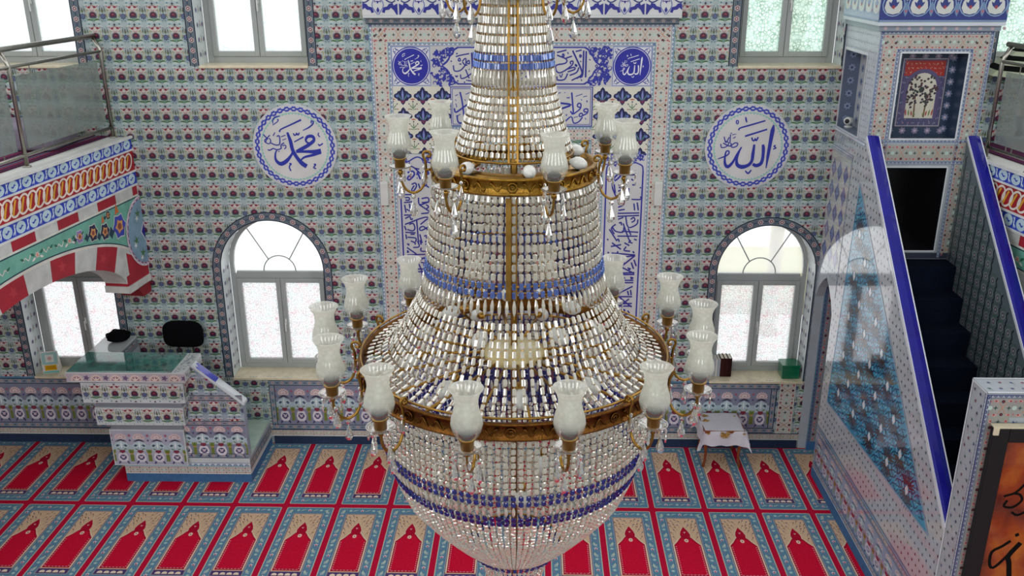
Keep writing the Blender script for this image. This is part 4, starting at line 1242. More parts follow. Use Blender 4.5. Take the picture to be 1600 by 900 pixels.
    for k in range(8):
        off = .28 + k * .33
        for w, col in ((.02, '#b04a6a'), (.012, '#6fa0b0')):
            off += .045
            a0, a1 = P(s0 + .02, 3.9985, -off), P(s1, 3.9985, -off); b0, b1 = P(s0 + .02, 3.9985, -off - w), P(s1, 3.9985, -off - w)
            ck.face([a0, a1, b1, b0], col)
    ck.build('gallery_carpet', 'carpet', root)
    return P
PL = gallery('gallery_balcony', False)
PR = gallery('gallery_balcony', True)

def railing(P, posts, label, zoff=3.985, inset=.17):
    root = empty('balcony_railing', P(posts[0], zoff, -inset))
    tag(root, label, 'railing', 'gallery railings')
    inv = Vector(root.location)
    W = lambda s, z, d=0.0: tuple(Vector(P(s, z, d - inset)) - inv)
    for s in posts:
        m = MB()
        m.tube([W(s, zoff), W(s, 4.94), W(s, 4.985, -.01), W(s, 5.09, -.065)], .021, 10)
        m.lathe([(.04, 0), (.04, .012), (.022, .016)], 14, W(s, zoff))
        m.build('post', 'steel', root, True)
    e0, e1 = posts[0] - .06, posts[-1] + .06
    m = MB(); m.tube([W(e0, 5.11, -.07), W(e1, 5.11, -.07)], .026, 12); m.build('handrail', 'steel', root, True)
    m = MB(); m.tube([W(posts[0], 4.95), W(posts[-1], 4.95)], .017, 10); m.build('rail', 'steel', root, True)
    m = MB(); m.tube([W(posts[0], 4.1), W(posts[-1], 4.1)], .017, 10); m.build('rail', 'steel', root, True)
    for a, b in zip(posts[:-1], posts[1:]):
        g = MB()
        g.prism([(a + .1, 4.16), (b - .07, 4.16), (b - .07, 4.86), (a + .1, 4.86)], lambda s, z: W(s, z, .004), lambda s, z: W(s, z, -.006))
        go = g.build('glass_panel', 'rail_glass', root)
        c = MB()
        for s in ((a + .3), (b - .3)):
            c.tube([W(s, 4.1), W(s, 4.17)], .008, 6); c.tube([W(s, 4.95), W(s, 4.85)], .006, 6)
        c.build('glass_clip', 'steel', go)
    return root
railing(PL, (.06, 1.62, 3.2), 'steel and smoked glass railing on the gallery beside the red and white arch')
railing(PR, (1.06, 1.75, 3.3), 'steel and smoked glass railing on the gallery behind the tall tiled pulpit tower', inset=.07)

# long bench on the gallery
m = MB()
m.box((-.78, -.3, 0), (.78, .3, .27), b=.05)
b = tag(m.build('bench', 'lilac', None, True, (-5.86, -.62, 3.999)), 'low lilac cloth-covered bench behind the smoked glass of the gallery railing', 'bench')
# striped parasol hanging over the gallery rail
um = empty('parasol', (5.27, -.36, 4.74))
tag(um, 'black and cream striped parasol standing open on the gallery behind the pulpit tower', 'parasol')
m = MB()
nS, nB = 8, 9
prof = [(.02 + .44 * k / nB, .36 - .06 * (k / nB) - .3 * (k / nB) ** 1.5) for k in range(nB + 1)]
for i in range(nB):
    for k in range(nS):
        a0, a1 = 2 * PI * (k + .3) / nS, 2 * PI * (k + 1.3) / nS
        (r0, z0), (r1, z1) = prof[i], prof[i + 1]
        m.face([(r0 * math.cos(a0), r0 * math.sin(a0), z0), (r1 * math.cos(a0), r1 * math.sin(a0), z1), (r1 * math.cos(a1), r1 * math.sin(a1), z1), (r0 * math.cos(a1), r0 * math.sin(a1), z0)],
               '#0c0d0c' if i % 2 else '#c6ccae')
co = m.build('canopy', 'cloth', um)
sol = co.modifiers.new('thick', 'SOLIDIFY'); sol.thickness = .004
m = MB(); m.tube([(0, 0, -.735), (0, 0, .4)], .014, 10); m.build('pole', 'steel', um, True)
m = MB(); m.lathe([(.16, -.735), (.16, -.7), (.03, -.68), (.03, -.6)], 20); m.build('foot', 'black', um, True)

# ------------------------------------------------------------------ roundels and small fittings on the back wall
def roundel(x, z, strokes, ctr, label):
    R0 = .485
    m = MB()
    m.prism([(R0 * math.cos(2 * PI * k / 72), R0 * math.sin(2 * PI * k / 72)) for k in range(72)], lambda a, b: (a, -.005, b), lambda a, b: (a, -.016, b), '#d2d0ce')
    p = Pat()
    p.ring(0, 0, .383, .392, '#8cc4b8', 1, 64)
    for k in range(64):
        t = 2 * PI * k / 64
        p.disc(.38 * math.cos(t), .38 * math.sin(t), .011, '#8cc4b8', 1, 5)
    n = 34
    for k in range(n):
        t0 = 2 * PI * k / n
        for (ra, rb, s, col) in ((.412, .456, 1, '#3c50b8'), (.456, .412, 1, '#2c3cae')):
            pts = []
            for j in range(5):
                f = j / 4
                r = ra + (rb - ra) * (.5 - .5 * math.cos(PI * f))
                t = t0 + s * f * 2 * PI / n * 1.5
                pts.append((r * math.cos(t), r * math.sin(t)))
            p.stroke(pts, .017, col, 2 if ra < rb else 3, 1)
    p.ring(0, 0, .47, .474, '#b9c0d8', 1, 64)
    k = R0 / 378.0
    p.add(sheet(strokes, 0, 0, 100, 100, -ctr[0] * k, ctr[1] * k, (100 - ctr[0]) * k, (ctr[1] - 100) * k, '#1c2a9e', 4, 1.35))
    m.decal(p, (0, -.016, 0), (1, 0, 0), (0, 0, 1), (0, -1, 0), eps=.001, step=.0004)
    o = m.build('calligraphy_roundel', 'tile', None, False, (x, 0, z))
    tag(o, label, 'wall roundel', 'blue and white calligraphy roundels')
roundel(-2.748, 3.877, MUH, (428, 440), 'white tile roundel lettered in blue above the arched window next to the lectern')
roundel(2.434, 3.889, ALLAH, (462, 436), 'white tile roundel lettered in blue above the arched window next to the stair pulpit')
def wall_box(x, z, label):
    m = MB()
    m.box((-.045, -.055, -.14), (.045, -.006, .14), b=.008)
    o = m.build('wall_speaker', 'white', None, False, (x, 0, z))
    g = MB()
    g.box((-.036, -.058, -.12), (.036, -.0545, .12), b=.001)
    g.build('grille', 'plaster', o)
    tag(o, label, 'speaker', 'slim white wall boxes')
wall_box(-1.742, 3.335, 'slim white box fixed on the tile border beside the lectern-side roundel')
wall_box(1.444, 3.345, 'slim white box fixed on the tile border beside the pulpit-side roundel')
m = MB(); m.box((-.085, -.016, -.07), (.085, -.004, .07), b=.004)
so = tag(m.build('socket_plate', 'pale_marble', None, False, (-5.3, 0, 4.39)), 'pale rectangular plate on the tiled wall seen through the railing glass', 'socket plate')
m = MB(); m.box((-.05, -.018, -.04), (.05, -.0155, .04), b=.001); m.build('cover', 'white', so)

# ------------------------------------------------------------------ lectern (kursu) in the corner by the left window
ku = empty('preaching_lectern', (-4.1, -.5, 0))
tag(ku, 'tiled preaching lectern in stepped tiers with a green marble top by the left window', 'lectern')
kl = Vector(ku.location)
def kb(): return MB()
def kbuild(m, name, mt, parent=ku):
    o = m.build(name, mt)
    if parent is ku:
        o.parent = ku; o.location = -kl
    else:
        o.parent = parent
    return o
m = kb()
m.box((-4.87, -.95, .0), (-3.36, -.035, .118))
kbuild(m, 'plinth', 'blue_skirt')
m = kb()
m.box((-4.868, -.955, .118), (-3.358, -.035, .33), '#c2c6c8')
q = Pat(); q.add(cream_strip(1.5, .09, n=13, bg='#bdbab2'), 0, .005); q.add(wave_strip(1.5, .05), 0, .1); q.rect(0, .0, 1.5, .008, '#dcdcd6', 5)
m.decal(q, (-4.865, -.955, .118), (1, 0, 0), (0, 0, 1), (0, -1, 0))
q = chain_strip(.9, .1, '#76828e'); q.rect(0, -.06, .9, -.045, '#dcdcd6', 3); q.rect(0, .1, .9, .15, '#8a98a4', 0)
m.decal(q, (-3.358, -.95, .18), (0, 1, 0), (0, 0, 1), (1, 0, 0))
m.box((-3.9, -.85, .33), (-3.37, -.04, .335), '#b9cfc0')
kbuild(m, 'base', 'tile')
m = kb(); m.box((-3.96, -.86, .335), (-3.362, -.036, .352), b=.004); kbuild(m, 'tread', 'pale_marble')
m = kb(); m.box((-4.86, -.85, .335), (-3.97, -.04, .74), '#b4bcc4'); kbuild(m, 'platform', 'tile')
# front wing with the sloping cap
m = kb()
wing = [(-4.86, .33), (-3.362, .33), (-3.362, 1.06), (-3.9, 1.53), (-4.86, 1.53)]
m.prism(wing, lambda x, z: (x, -.86, z), lambda x, z: (x, -.955, z), '#9aa4b2')
def in_wing(u, v): return u < -3.375 and v < 1.06 + max(0, (-3.37 - u)) * .87 - .02
q = Pat()
q.add(vase_panel(-4.2, .335, -3.365, .8, frame=False))
place_strip(q, lambda L: chain_strip(L, .06, '#7e8894'), (-4.2, .335), (-3.365, .335), 3)
place_strip(q, lambda L: chain_strip(L, .06, '#8e8894'), (-4.2, .77), (-3.365, .77), 3)
q.add(floral_field(-4.2, .83, -3.365, 1.1, ou=-3.48, ov=.98), ly=1)
place_strip(q, lambda L: chain_strip(L, .075, '#8a8690'), (-4.2, 1.09), (-3.365, 1.09), 3)
q.add(floral_field(-4.2, 1.165, -3.5, 1.5, ou=-3.72, ov=1.28), ly=1)
q.rect(-3.385, .33, -3.362, 1.06, '#8290a0', 9)
m.decal(q, (0, -.955, 0), (1, 0, 0), (0, 0, 1), (0, -1, 0), keep=in_wing, step=.0004)
kbuild(m, 'wing_panel', 'tile')
m = kb()
m.prism([(-3.34, 1.045), (-3.345, 1.075), (-3.895, 1.555), (-3.915, 1.54), (-3.36, 1.05)], lambda x, z: (x, -.85, z), lambda x, z: (x, -.975, z), '#cfd6da')
t = Vector((-.55, 0, .48)).normalized(); nn = Vector((.48, 0, .55)).normalized()
q = Pat(); q.poly([(.40, .004), (.66, .004), (.69, .03), (.66, .05), (.71, .09), (.69, .12), (.40, .12)], '#2a34b4', 0); q.rect(.02, .01, .3, .016, '#9aa8b4', 0); q.rect(.02, .1, .39, .108, '#aab6c2', 0)
m.decal(q, Vector((-3.345, -.975, 1.075)), t, (0, 1, 0), nn)
kbuild(m, 'sloping_cap', 'gloss_tile')
# stepped tiers
tiers = [(-4.96, -4.08, -1.005, .255, .73), (-5.06, -4.03, -1.055, .82, 1.045), (-5.15, -3.975, -1.1, 1.13, 1.385)]
for i, (x0, x1, y0, z0, z1) in enumerate(tiers):
    m = kb()
    m.box((x0, y0, z0), (x1, -.958, z1), '#c8ccce')
    m.box((x0, -.958, z0), (-4.9, -.04, z1), '#b8c0c6')
    up = tiers[i + 1][3] if i < 2 else 1.42
    m.box((x0 + .02, y0 + .012, z1), (x1 - .012, -.958, up), '#7f858e')
    m.box((x0 + .02, -.957, z1), (-4.9, -.04, up), '#7f858e')
    q = Pat()
    if i == 0: q.add(vase_panel(.012, .012, x1 - x0 - .012, z1 - z0 - .012, frame=False, bg='#a8a8b8'))
    else: q.add(floral_field(.012, .012, x1 - x0 - .012, z1 - z0 - .012, ou=.16, ov=(z1 - z0) * .46))
    m.decal(q, (x0, y0, z0), (1, 0, 0), (0, 0, 1), (0, -1, 0))
    q = floral_field(.01, .01, .95, z1 - z0 - .01, ou=.1, ov=(z1 - z0) * .46)
    m.decal(q, (x0, -.05, z0), (0, -1, 0), (0, 0, 1), (-1, 0, 0))
    q = floral_field(.005, .01, -.958 - y0, z1 - z0 - .01, ou=.1, ov=(z1 - z0) * .46)
    m.decal(q, (x1, y0, z0), (0, 1, 0), (0, 0, 1), (1, 0, 0))
    kbuild(m, 'tier', 'tile')
m = kb()
m.box((-5.27, -1.15, 1.42), (-3.92, -.6, 1.535), '#cfd2d2')
q = Pat(); q.rect(0, 0, 1.35, .115, '#b9aeb6', 0)
for i in range(6):
    u = .12 + i * .222
    q.star(u, .02, .062, .078, 9, '#dcc6bc', 1, a0=-.1, a1=PI + .1); q.star(u, .02, .04, .056, 7, '#8d5f76', 2, a0=0, a1=PI)
    for a in (.6, 1.57, 2.5): q.leaf(u, .02, u + .05 * math.cos(a), .02 + .05 * math.sin(a), .02, '#e6d6c8', 3)
    q.star(u + .111, .05, .02, .04, 5, '#6c5478', 1)
q.rect(0, 0, 1.35, .008, '#d8dcdc', 5); q.rect(0, .107, 1.35, .115, '#d8dcdc', 5)
m.decal(q.clip(0, 0, 1.35, .115), (-5.27, -1.15, 1.42), (1, 0, 0), (0, 0, 1), (0, -1, 0))
q = Pat()
for i in range(40):
    u, v = random.uniform(.02, .52), random.uniform(.02, .1)
    q.star(u, v, .006, .014, 5, random.choice(('#7a86a0', '#a08890', '#8a9a8c')), 0)
m.decal(q, (-3.92, -1.15, 1.42), (0, 1, 0), (0, 0, 1), (1, 0, 0))
q = Pat()
for i in range(60):
    u, v = random.uniform(.02, .12), random.uniform(.02, .52)
    q.star(u, v, .007, .016, 5, random.choice(('#7a86a0', '#a8b4bc', '#8a9a8c')), 0)
m.decal(q, (-4.06, -1.14, 1.535), (1, 0, 0), (0, 1, 0), (0, 0, 1))
slab = kbuild(m, 'slab', 'tile')
m = MB(); m.box((-5.262, -1.135, 1.536), (-4.07, -.61, 1.546), b=.003)
kbuild(m, 'marble_top', 'green_marble')
m = kb()
m.box((-5.25, -.6, 1.13), (-4.93, -.04, 1.49), '#8a8f98')
m.box((-5.29, -.598, 1.49), (-4.92, -.04, 1.515), '#ccd2d4')
q = floral_field(.01, .01, .54, .34, ou=.2, ov=.2)
m.decal(q, (-4.93, -.6, 1.13), (0, 1, 0), (0, 0, 1), (1, 0, 0))
kbuild(m, 'side_parapet', 'gloss_tile')

# chair inside the lectern
ch = empty('chair', (-4.29, -.36, .742))
ch.scale = (.92, 1, .96)
tag(ch, 'black chair with a rounded fabric back standing inside the tiled lectern', 'chair')
m = MB(); m.box((-.23, -.23, .42), (.23, .2, .49), b=.03); m.build('seat', 'black_fabric', ch, True)
m = MB()
bm = bmesh.new()
rx_, rz_, nb_ = .27, .18, 40
loops = []
for yy, k_ in ((-.035, .86), (-.03, .95), (-.01, 1.0), (.01, 1.0), (.03, .95), (.035, .86)):
    lp = []
    for j in range(nb_):
        t_ = 2 * PI * j / nb_
        cx_, cz_ = math.cos(t_), math.sin(t_)
        x_ = rx_ * k_ * math.copysign(abs(cx_) ** .5, cx_); z_ = rz_ * k_ * math.copysign(abs(cz_) ** .55, cz_)
        lp.append(bm.verts.new((x_, yy + .24 - .3 * x_ * x_, z_ + .87)))
    loops.append(lp)
for l0, l1 in zip(loops[:-1], loops[1:]):
    for j in range(nb_): bm.faces.new((l0[j], l0[(j + 1) % nb_], l1[(j + 1) % nb_], l1[j]))
bm.faces.new(loops[0][::-1]); bm.faces.new(loops[-1])
m.bm(bm); m.build('backrest', 'black_fabric', ch, True)
m = MB(); m.tube([(-.1, .2, .45), (-.1, .25, .6), (-.1, .25, .78)], .014, 8); m.tube([(.1, .2, .45), (.1, .25, .6), (.1, .25, .78)], .014, 8); m.build('back_support', 'black', ch, True)
for x, y in ((-.2, -.2), (.2, -.2), (-.2, .17), (.2, .17)):
    m = MB(); m.tube([(x, y, .43), (x * 1.08, y * 1.08, .0)], .014, 8); m.build('leg', 'black', ch, True)

# bits on the sills and the parapet
m = MB()
bm = bmesh.new(); bmesh.ops.create_icosphere(bm, subdivisions=3, radius=1)
for v in bm.verts:
    n_ = .12 * math.sin(v.co.x * 5 + 1) * math.cos(v.co.y * 6) + .08 * math.sin(v.co.z * 9)
    v.co = Vector((v.co.x * .14 * (1 + n_), v.co.y * .12 * (1 + n_), max(0, (v.co.z + 1) * .07 * (1 + n_)) if v.co.z > -1 else 0))
m.bm(bm)
tag(m.build('cloth_bag', 'black_fabric', None, True, (-5.06, -.22, 1.516)), 'small crumpled black bag left on the marble ledge beside the left window', 'bag')
# folded card with a printed picture on the left sill
ct = MB()
W_, H_ = .2, .29
ct.prism([(0, 0), (.13, 0), (.035, H_), (.025, H_)], lambda y, z: (-W_ / 2, y, z), lambda y, z: (W_ / 2, y, z), '#d9d6cf')
q = Pat(); q.rect(.008, .12, W_ - .008, H_ - .01, '#9cc4c0', 0); q.rect(.05, .15, .15, .25, '#d8dcd4', 1); q.star(.1, .2, .02, .035, 7, '#c9a8a0', 2)
q.rect(.03, .04, W_ - .03, .11, '#d8a61c', 0); q.rect(.045, .085, W_ - .05, .092, '#8a5a14', 1); q.rect(.045, .065, W_ - .045, .072, '#8a5a14', 1); q.rect(.008, .008, W_ - .008, .03, '#6cc0b4', 0)
sl_ = Vector((0, .025, H_)).normalized()
ct.decal(q, (-W_ / 2, 0, 0), (1, 0, 0), sl_, (0, -.996, .086))
tag(ct.build('desk_calendar', 'cloth', None, False, (-6.13, .06, .943), .25), 'standing calendar card with a teal and yellow print on the left window sill', 'calendar')
def book(x, w, h, d, cover, label, name='book', y=.1, z=.943, pages='#ddd6c4', tilt=0.0):
    m = MB()
    t = .004
    m.box((0, 0, 0), (t, d, h), cover); m.box((w - t, 0, 0), (w, d, h), cover)
    m.box((t, 0, 0), (w - t, t, h), cover)
    o = m.build(name, 'cloth', None, False, (x, y, z))
    o.rotation_euler.y = tilt
    p_ = MB(); p_.box((t, t, .004), (w - t, d - .006, h - .006), pages); p_.build('pages', 'cloth', o)
    tag(o, label, 'book', 'books on the right window sill')
x = 2.235
rows = [(.03, .24, '#c9ccd0', 'thin pale grey book first in the row on the right window sill'), (.026, .245, '#b4b6bc', 'mid grey spined book second in the row on the right window sill'),
        (.028, .235, '#d0d0cc', 'off-white book third in the row on the right window sill'), (.03, .24, '#a9adb4', 'grey book next to the dark brown volumes on the right window sill'),
        (.045, .25, '#3a1c18', 'dark brown volume touching the grey books on the right window sill'), (.045, .25, '#331714', 'middle one of the three dark brown volumes on the right window sill'),
        (.045, .25, '#2c1412', 'dark brown volume at the open end of the book row on the sill')]
for w, h, c, lab in rows:
    book(x, w, h, .17, c, lab); x += w + .003
m = MB()
m.box((0, 0, 0), (.215, .2, .17), b=.006); bx = m.build('box', 'green_box', None, False, (3.125, .05, .943))
tag(bx, 'glossy dark green box in the corner of the right window sill', 'box')
m = MB(); m.box((-.006, -.006, .15), (.221, .206, .185), b=.005); m.build('lid', 'green_box', bx)

# ------------------------------------------------------------------ low table with an embroidered cloth
tb = empty('table', (2.335, -.29, 0))
tag(tb, 'small reddish wooden side table against the dado under the right window', 'table')
m = MB(); m.box((-.25, -.24, .48), (.25, .24, .515), b=.006); m.build('tabletop', 'wood', tb)
m = MB()
for s in (-1, 1):
    pts = [(-.21 + .42 * k / 10, .40 + .055 * (1 - abs(1 - k / 5)) ** .7) for k in range(11)]
    m.prism([(-.21, .48)] + pts + [(.21, .48)], lambda x, z, s=s: (x, s * .2 - .01, z), lambda x, z, s=s: (x, s * .2 + .01, z))
for s in (-1, 1): m.box((s * .2 - .01, -.19, .41), (s * .2 + .01, .19, .48))
m.build('apron', 'wood', tb)
for sx in (-1, 1):
    for sy in (-1, 1):
        m = MB()
        m.tube([(sx * .215, sy * .205, .48), (sx * .215, sy * .205, .36), (sx * .2, sy * .19, .2), (sx * .205, sy * .195, .08), (sx * .225, sy * .21, 0)], [.028, .026, .018, .016, .02], 10)
        m.build('leg', 'wood', tb, True)
cl = MB()
nx, ny = 25, 25
hx_, hy_ = .25, .24
def clothpt(i, j):
    u = -1 + 2 * i / (nx - 1); v = -1 + 2 * j / (ny - 1)
    ext = .2
    X0 = u * (hx_ + ext); Y0 = v * (hy_ + ext)
    dx = max(0, abs(X0) - hx_ - .006); dy = max(0, abs(Y0) - hy_ - .006)
    x = math.copysign(min(abs(X0), hx_ + .006), X0); y = math.copysign(min(abs(Y0), hy_ + .006), Y0)
    drop = (dx ** 2 + dy ** 2) ** .5 if dx and dy else dx + dy
    if dx and dy:
        k = min(dx, dy); x += math.copysign(k * .35, X0); y += math.copysign(k * .35, Y0)
        drop = max(dx, dy) + k * .28
    x += math.copysign(1, X0) * .10 * dx + (.012 * math.sin(v * 9 + u) if dx else 0)
    y += math.copysign(1, Y0) * .08 * dy + (.012 * math.sin(u * 10) if dy else 0)
    if y > .262: y = .262
    z = .518 - drop - (.012 * math.sin(u * 14) * (drop > .15))
    return (x, y, z)
vs = [clothpt(i, j) for j in range(ny) for i in range(nx)]
cl.mesh(vs, [(j * nx + i, j * nx + i + 1, (j + 1) * nx + i + 1, (j + 1) * nx + i) for j in range(ny - 1) for i in range(nx - 1)], '#cfcbd2')
q = Pat()
def sprig(q, u, v, k, r):
    for i in range(7):
        a = r + (i - 3) * .35
        q.leaf(u, v, u + k * math.cos(a), v + k * math.sin(a), k * .3, ('#b08a4c', '#8f6a34', '#c4a468')[i % 3], i % 2)
    q.star(u, v, k * .15, k * .35, 6, '#a0703c', 3)
sprig(q, -.19, .12, .07, 1.2); sprig(q, -.19, .04, .07, -1.4); sprig(q, .2, .13, .025, 2.0)
cl.decal(q, (0, 0, .519), (1, 0, 0), (0, 1, 0), (0, 0, 1), eps=.002)
q = Pat()
sprig(q, .0, -.03, .07, -.3); sprig(q, .0, -.03, .07, PI + .3); sprig(q, 0, -.03, .05, -1.57); sprig(q, -.2, -.01, .03, -1.5); sprig(q, .23, -.01, .03, -1.5)
cl.decal(q, (0, -.252, .515), (1, 0, 0), (0, -.1, 1), (0, -1, 0), eps=.02)
co = cl.build('tablecloth', 'cloth', None, True, (2.335, -.29, 0))
tag(co, 'white cloth with brown embroidered sprigs draped over the small wooden table', 'tablecloth')

# ------------------------------------------------------------------ stair pulpit (minbar)
mi = empty('stair_pulpit', (3.96, -2.0, 0))
tag(mi, 'tall tiled stair pulpit with blue sloping rails, dark stairs and a canopied tower', 'pulpit')
ml = Vector(mi.location)
def mbuild(m, name, mt, smooth=False):
    o = m.build(name, mt, None, smooth)
    o.parent = mi; o.location = -ml
    return o
def flat(mb, outer, holes, fn, col, flip=False):
    bm = bmesh.new()
    es = []
    for loop in [outer] + holes:
        vs = [bm.verts.new((x, 0, z)) for x, z in loop]
        es += [bm.edges.new((vs[i], vs[(i + 1) % len(vs)])) for i in range(len(vs))]
    bmesh.ops.triangle_fill(bm, use_beauty=True, use_dissolve=False, edges=es)
    for f in bm.faces:
        mb.face([fn(v.co.x, v.co.z) for v in f.verts], col)
    bm.free()
def recess(mb, loop, fn0, fn1, col, back=None):
    n = len(loop)
    for i in range(n):
        a, b = loop[i], loop[(i + 1) % n]
        mb.face([fn0(*a), fn0(*b), fn1(*b), fn1(*a)], col)
    if back: mb.face([fn1(*p) for p in loop], back)
def sprigs(u0, v0, u1, v1, keep=None, d=.075, cols=('#5a6488', '#8a5a66', '#6c8478', '#6a3c52'), ly=0, seed=5):
    r_ = random.Random(seed)
    p = Pat()
    nu, nv = max(1, int((u1 - u0) / d)), max(1, int((v1 - v0) / d))
    for i in range(nu):
        for j in range(nv):
            u, v = u0 + (i + .5) * (u1 - u0) / nu + (.25 * d if j % 2 else -.25 * d), v0 + (j + .5) * (v1 - v0) / nv
            if keep and not keep(u, v): continue
            p.star(u, v, d * .1, d * .24, 5, r_.choice(cols), ly, ph=r_.random() * 6)
            a = r_.random() * 6
            p.leaf(u + d * .25 * math.cos(a), v + d * .25 * math.sin(a), u + d * .5 * math.cos(a + .5), v + d * .5 * math.sin(a + .5), d * .16, r_.choice(('#a0b0ac', '#b89a9c', '#8ea2b4')), ly)
    return p
RT, RB = (1.0, 4.18), (3.9, 1.49)
slope = (RB[1] - RT[1]) / (RB[0] - RT[0])
def railz(u): return RT[1] + (u - RT[0]) * slope
LX, RX, TH = 3.4, 4.42, .1
outer = [(.0, .0), (.02, .0), (.02, 2.08), (.09, 2.22), (.2, 2.34), (.335, 2.43), (.46, 2.34), (.57, 2.22), (.645, 2.08), (.645, .0), (3.9, .0), RB, RT, (1.0, 4.105), (.0, 4.105)]
m = MB()
SIDE = '#b2bac2'
m.prism(outer, lambda u, z: (LX, -.003 - u, z), lambda u, z: (LX + TH, -.003 - u, z), SIDE)
def in_side(u, v): return v < railz(max(u, 1.0)) - .03 and not (u < .66 and v < 2.1) and not (.04 < u < .63 and v < 2.43 - abs(u - .335) * .75) and u < 3.88
tq = [(.86, 1.1), (3.66, 1.25), (.99, 3.7)]
def in_tri(u, v, t=tq, g=0.0):
    s = []
    for i in range(3):
        (x0, y0), (x1, y1) = t[i], t[(i + 1) % 3]
        L_ = math.hypot(x1 - x0, y1 - y0)
        s.append(((x1 - x0) * (v - y0) - (y1 - y0) * (u - x0)) / L_)
    return min(s) > g
q = Pat()
q.poly([(.66, .7), (3.88, .7), (3.88, 1.42), (.99, 4.1), (.66, 4.1)], '#b6bac0', 0)
q.add(sprigs(.66, .72, 3.9, 4.1, lambda u, v: in_side(u, v) and not in_tri(u, v, g=-.03), .085, ('#333c66', '#5c2c38', '#3f5c4a', '#3c1a34')), ly=1)
q.add(sprigs(.02, 2.45, .66, 4.1, in_side, cols=('#7a84a4', '#a08a94', '#8c9c98')), ly=1)
# turquoise field with dark fans
q.poly(tq, '#3a93b6', 2)
w_ = Pat()
for j in range(30):
    for i in range(20):
        u, v = .84 + i * .17 + (.085 if j % 2 else 0), 1.05 + j * .095
        if not in_tri(u, v, g=.01): continue
        w_.stroke([(u - .085, v - .028), (u - .03, v + .03), (u + .03, v - .03), (u + .085, v + .028)], .013, '#17456c', 0, 2)
        w_.stroke([(u - .04, v - .05), (u + .04, v - .016), (u - .04, v + .016), (u + .04, v + .05)], .013, '#17456c', 0, 2)
        w_.leaf(u + .05, v + .015, u + .09, v + .06, .02, '#6fbcd0', 0); w_.leaf(u - .05, v - .015, u - .09, v - .05, .018, '#7fa8d4', 0)
for j in range(-8, 14):
    for i in range(-8, 14):
        u, v = 2.403 + .2455 * i - .2455 * j, 2.056 - .229 * i - .229 * j
        if not in_tri(u, v, g=.09): continue
        for s in (-1, 1):
            for k in range(9):
                a = PI / 2 * s + (k - 4) * .3
                w_.leaf(u + .03 * math.cos(a), v + s * .035, u + .17 * math.cos(a), v + s * .035 + .165 * math.sin(a), .026, ('#3a3038', '#4e4248')[k % 2], 2)
        for s in (-1, 1):
            w_.ring(u + s * .085, v, .03, .042, '#26284a', 3, 8); w_.disc(u + s * .085, v, .028, '#5fa6c4', 3, 8)
        w_.poly([(u - .04, v), (u, v + .055), (u + .04, v), (u, v - .055)], '#dfe2e6', 4)
q.add(w_.filt(lambda u, v: in_tri(u, v, g=.0)), ly=3)
for i in range(3):
    a, b = tq[i], tq[(i + 1) % 3]
    q.stroke([a, b], .02, '#8fa4bc', 8, 1)
# diamond panel
q.rect(.03, 2.62, .66, 3.86, '#c8c8c4', 2)
q.add(sprigs(.04, 2.62, .65, 3.86, None, .05, ('#a8a488', '#98a898', '#b4a49c')), ly=3)
for j in range(5):
    for i in range(3):
        u, v = .13 + i * .205, 3.68 - j * .24
        c = '#6a70a0' if (i + j) % 3 else '#7a6a9c'
        q.poly([(u, v + .125), (u + .095, v), (u, v - .125), (u - .095, v)], '#d8d6da', 5); q.poly([(u, v + .115), (u + .087, v), (u, v - .115), (u - .087, v)], c, 6)
        q.poly([(u, v + .06), (u + .045, v), (u, v - .06), (u - .045, v)], '#7c8ab4', 7)
for v in (3.9, 4.08):
    q.rect(.01, v, .98 if v > 4 else .7, v + .03, '#8f9ab4', 8); q.rect(.01, v + .01, .98 if v > 4 else .7, v + .018, '#d5d8de', 9)
q.rect(.67, 2.3, .69, 3.9, '#9aa6bc', 8)
# dado along the floor
q.rect(.66, .12, 3.88, .68, '#9a9cb4', 2)
for v, h, c in ((.12, .012, '#dfe6ee'), (.2, .012, '#6c86a8'), (.66, .018, '#7fa6c4'), (.69, .008, '#4a6a94'), (.575, .012, '#6c86a8')):
    q.rect(.66, v, 3.88, v + h, c, 9)
place_strip(q, lambda L: chain_strip(L, .06, '#a4a4b4'), (.67, .135), (3.88, .135), 4)
place_strip(q, lambda L: chain_strip(L, .06, '#a4a4b4'), (.67, .595), (3.88, .595), 4)
for i in range(13):
    u = .82 + i * .245
    q.add(VASE, u, .19, 1.2, .66, ly=4, rec={'#241d38': '#5a5878', '#4a4670': '#8a7a9c', '#6f7a34': '#8a9478', '#44586c': '#7f94a4'})
# white edges
q.stroke([(RT[0], RT[1] - .012), (RB[0], RB[1] - .012)], .024, '#dfe3ea', 12, 1)
q.rect(0, 4.1, .0 + 1.0, 4.115, '#dfe3ea', 12)
m.decal(q, (LX, -.003, 0), (0, -1, 0), (0, 0, 1), (-1, 0, 0), step=.0004, keep=lambda u, v: u > .66 or not (v < 2.1 or v < 2.44 - abs(u - .335) * .75))
mbuild(m, 'side_wall', 'gloss_tile')
m = MB()
m.box((LX - .012, -3.88, 0), (LX - .001, -.66, .115)); mbuild(m, 'skirting', 'blue_skirt')
# tile behind the pointed passage
m = MB()
m.box((LX + TH + .0, -.045, .11), (RX + TH, -.006, 4.1), '#6a7086')
q = Pat()
place_strip(q, lambda L: wave_strip(L, .04, '#6f7890'), (.0, 2.6), (.0, .1), 1)
place_strip(q, lambda L: cream_strip(L, .2, n=11, bg='#8a8f98'), (.04, 2.6), (.04, .1), 1)
place_strip(q, lambda L: cream_strip(L, .2, n=11, bg='#8a8f98'), (.24, 2.6), (.24, .1), 1)
m.decal(q, (LX + TH, -.045, 0), (1, 0, 0), (0, 0, 1), (0, -1, 0))
m.box((LX + TH, -.06, .0), (RX, -.005, .11), '#3d6a9c')
mbuild(m, 'passage_lining', 'tile')
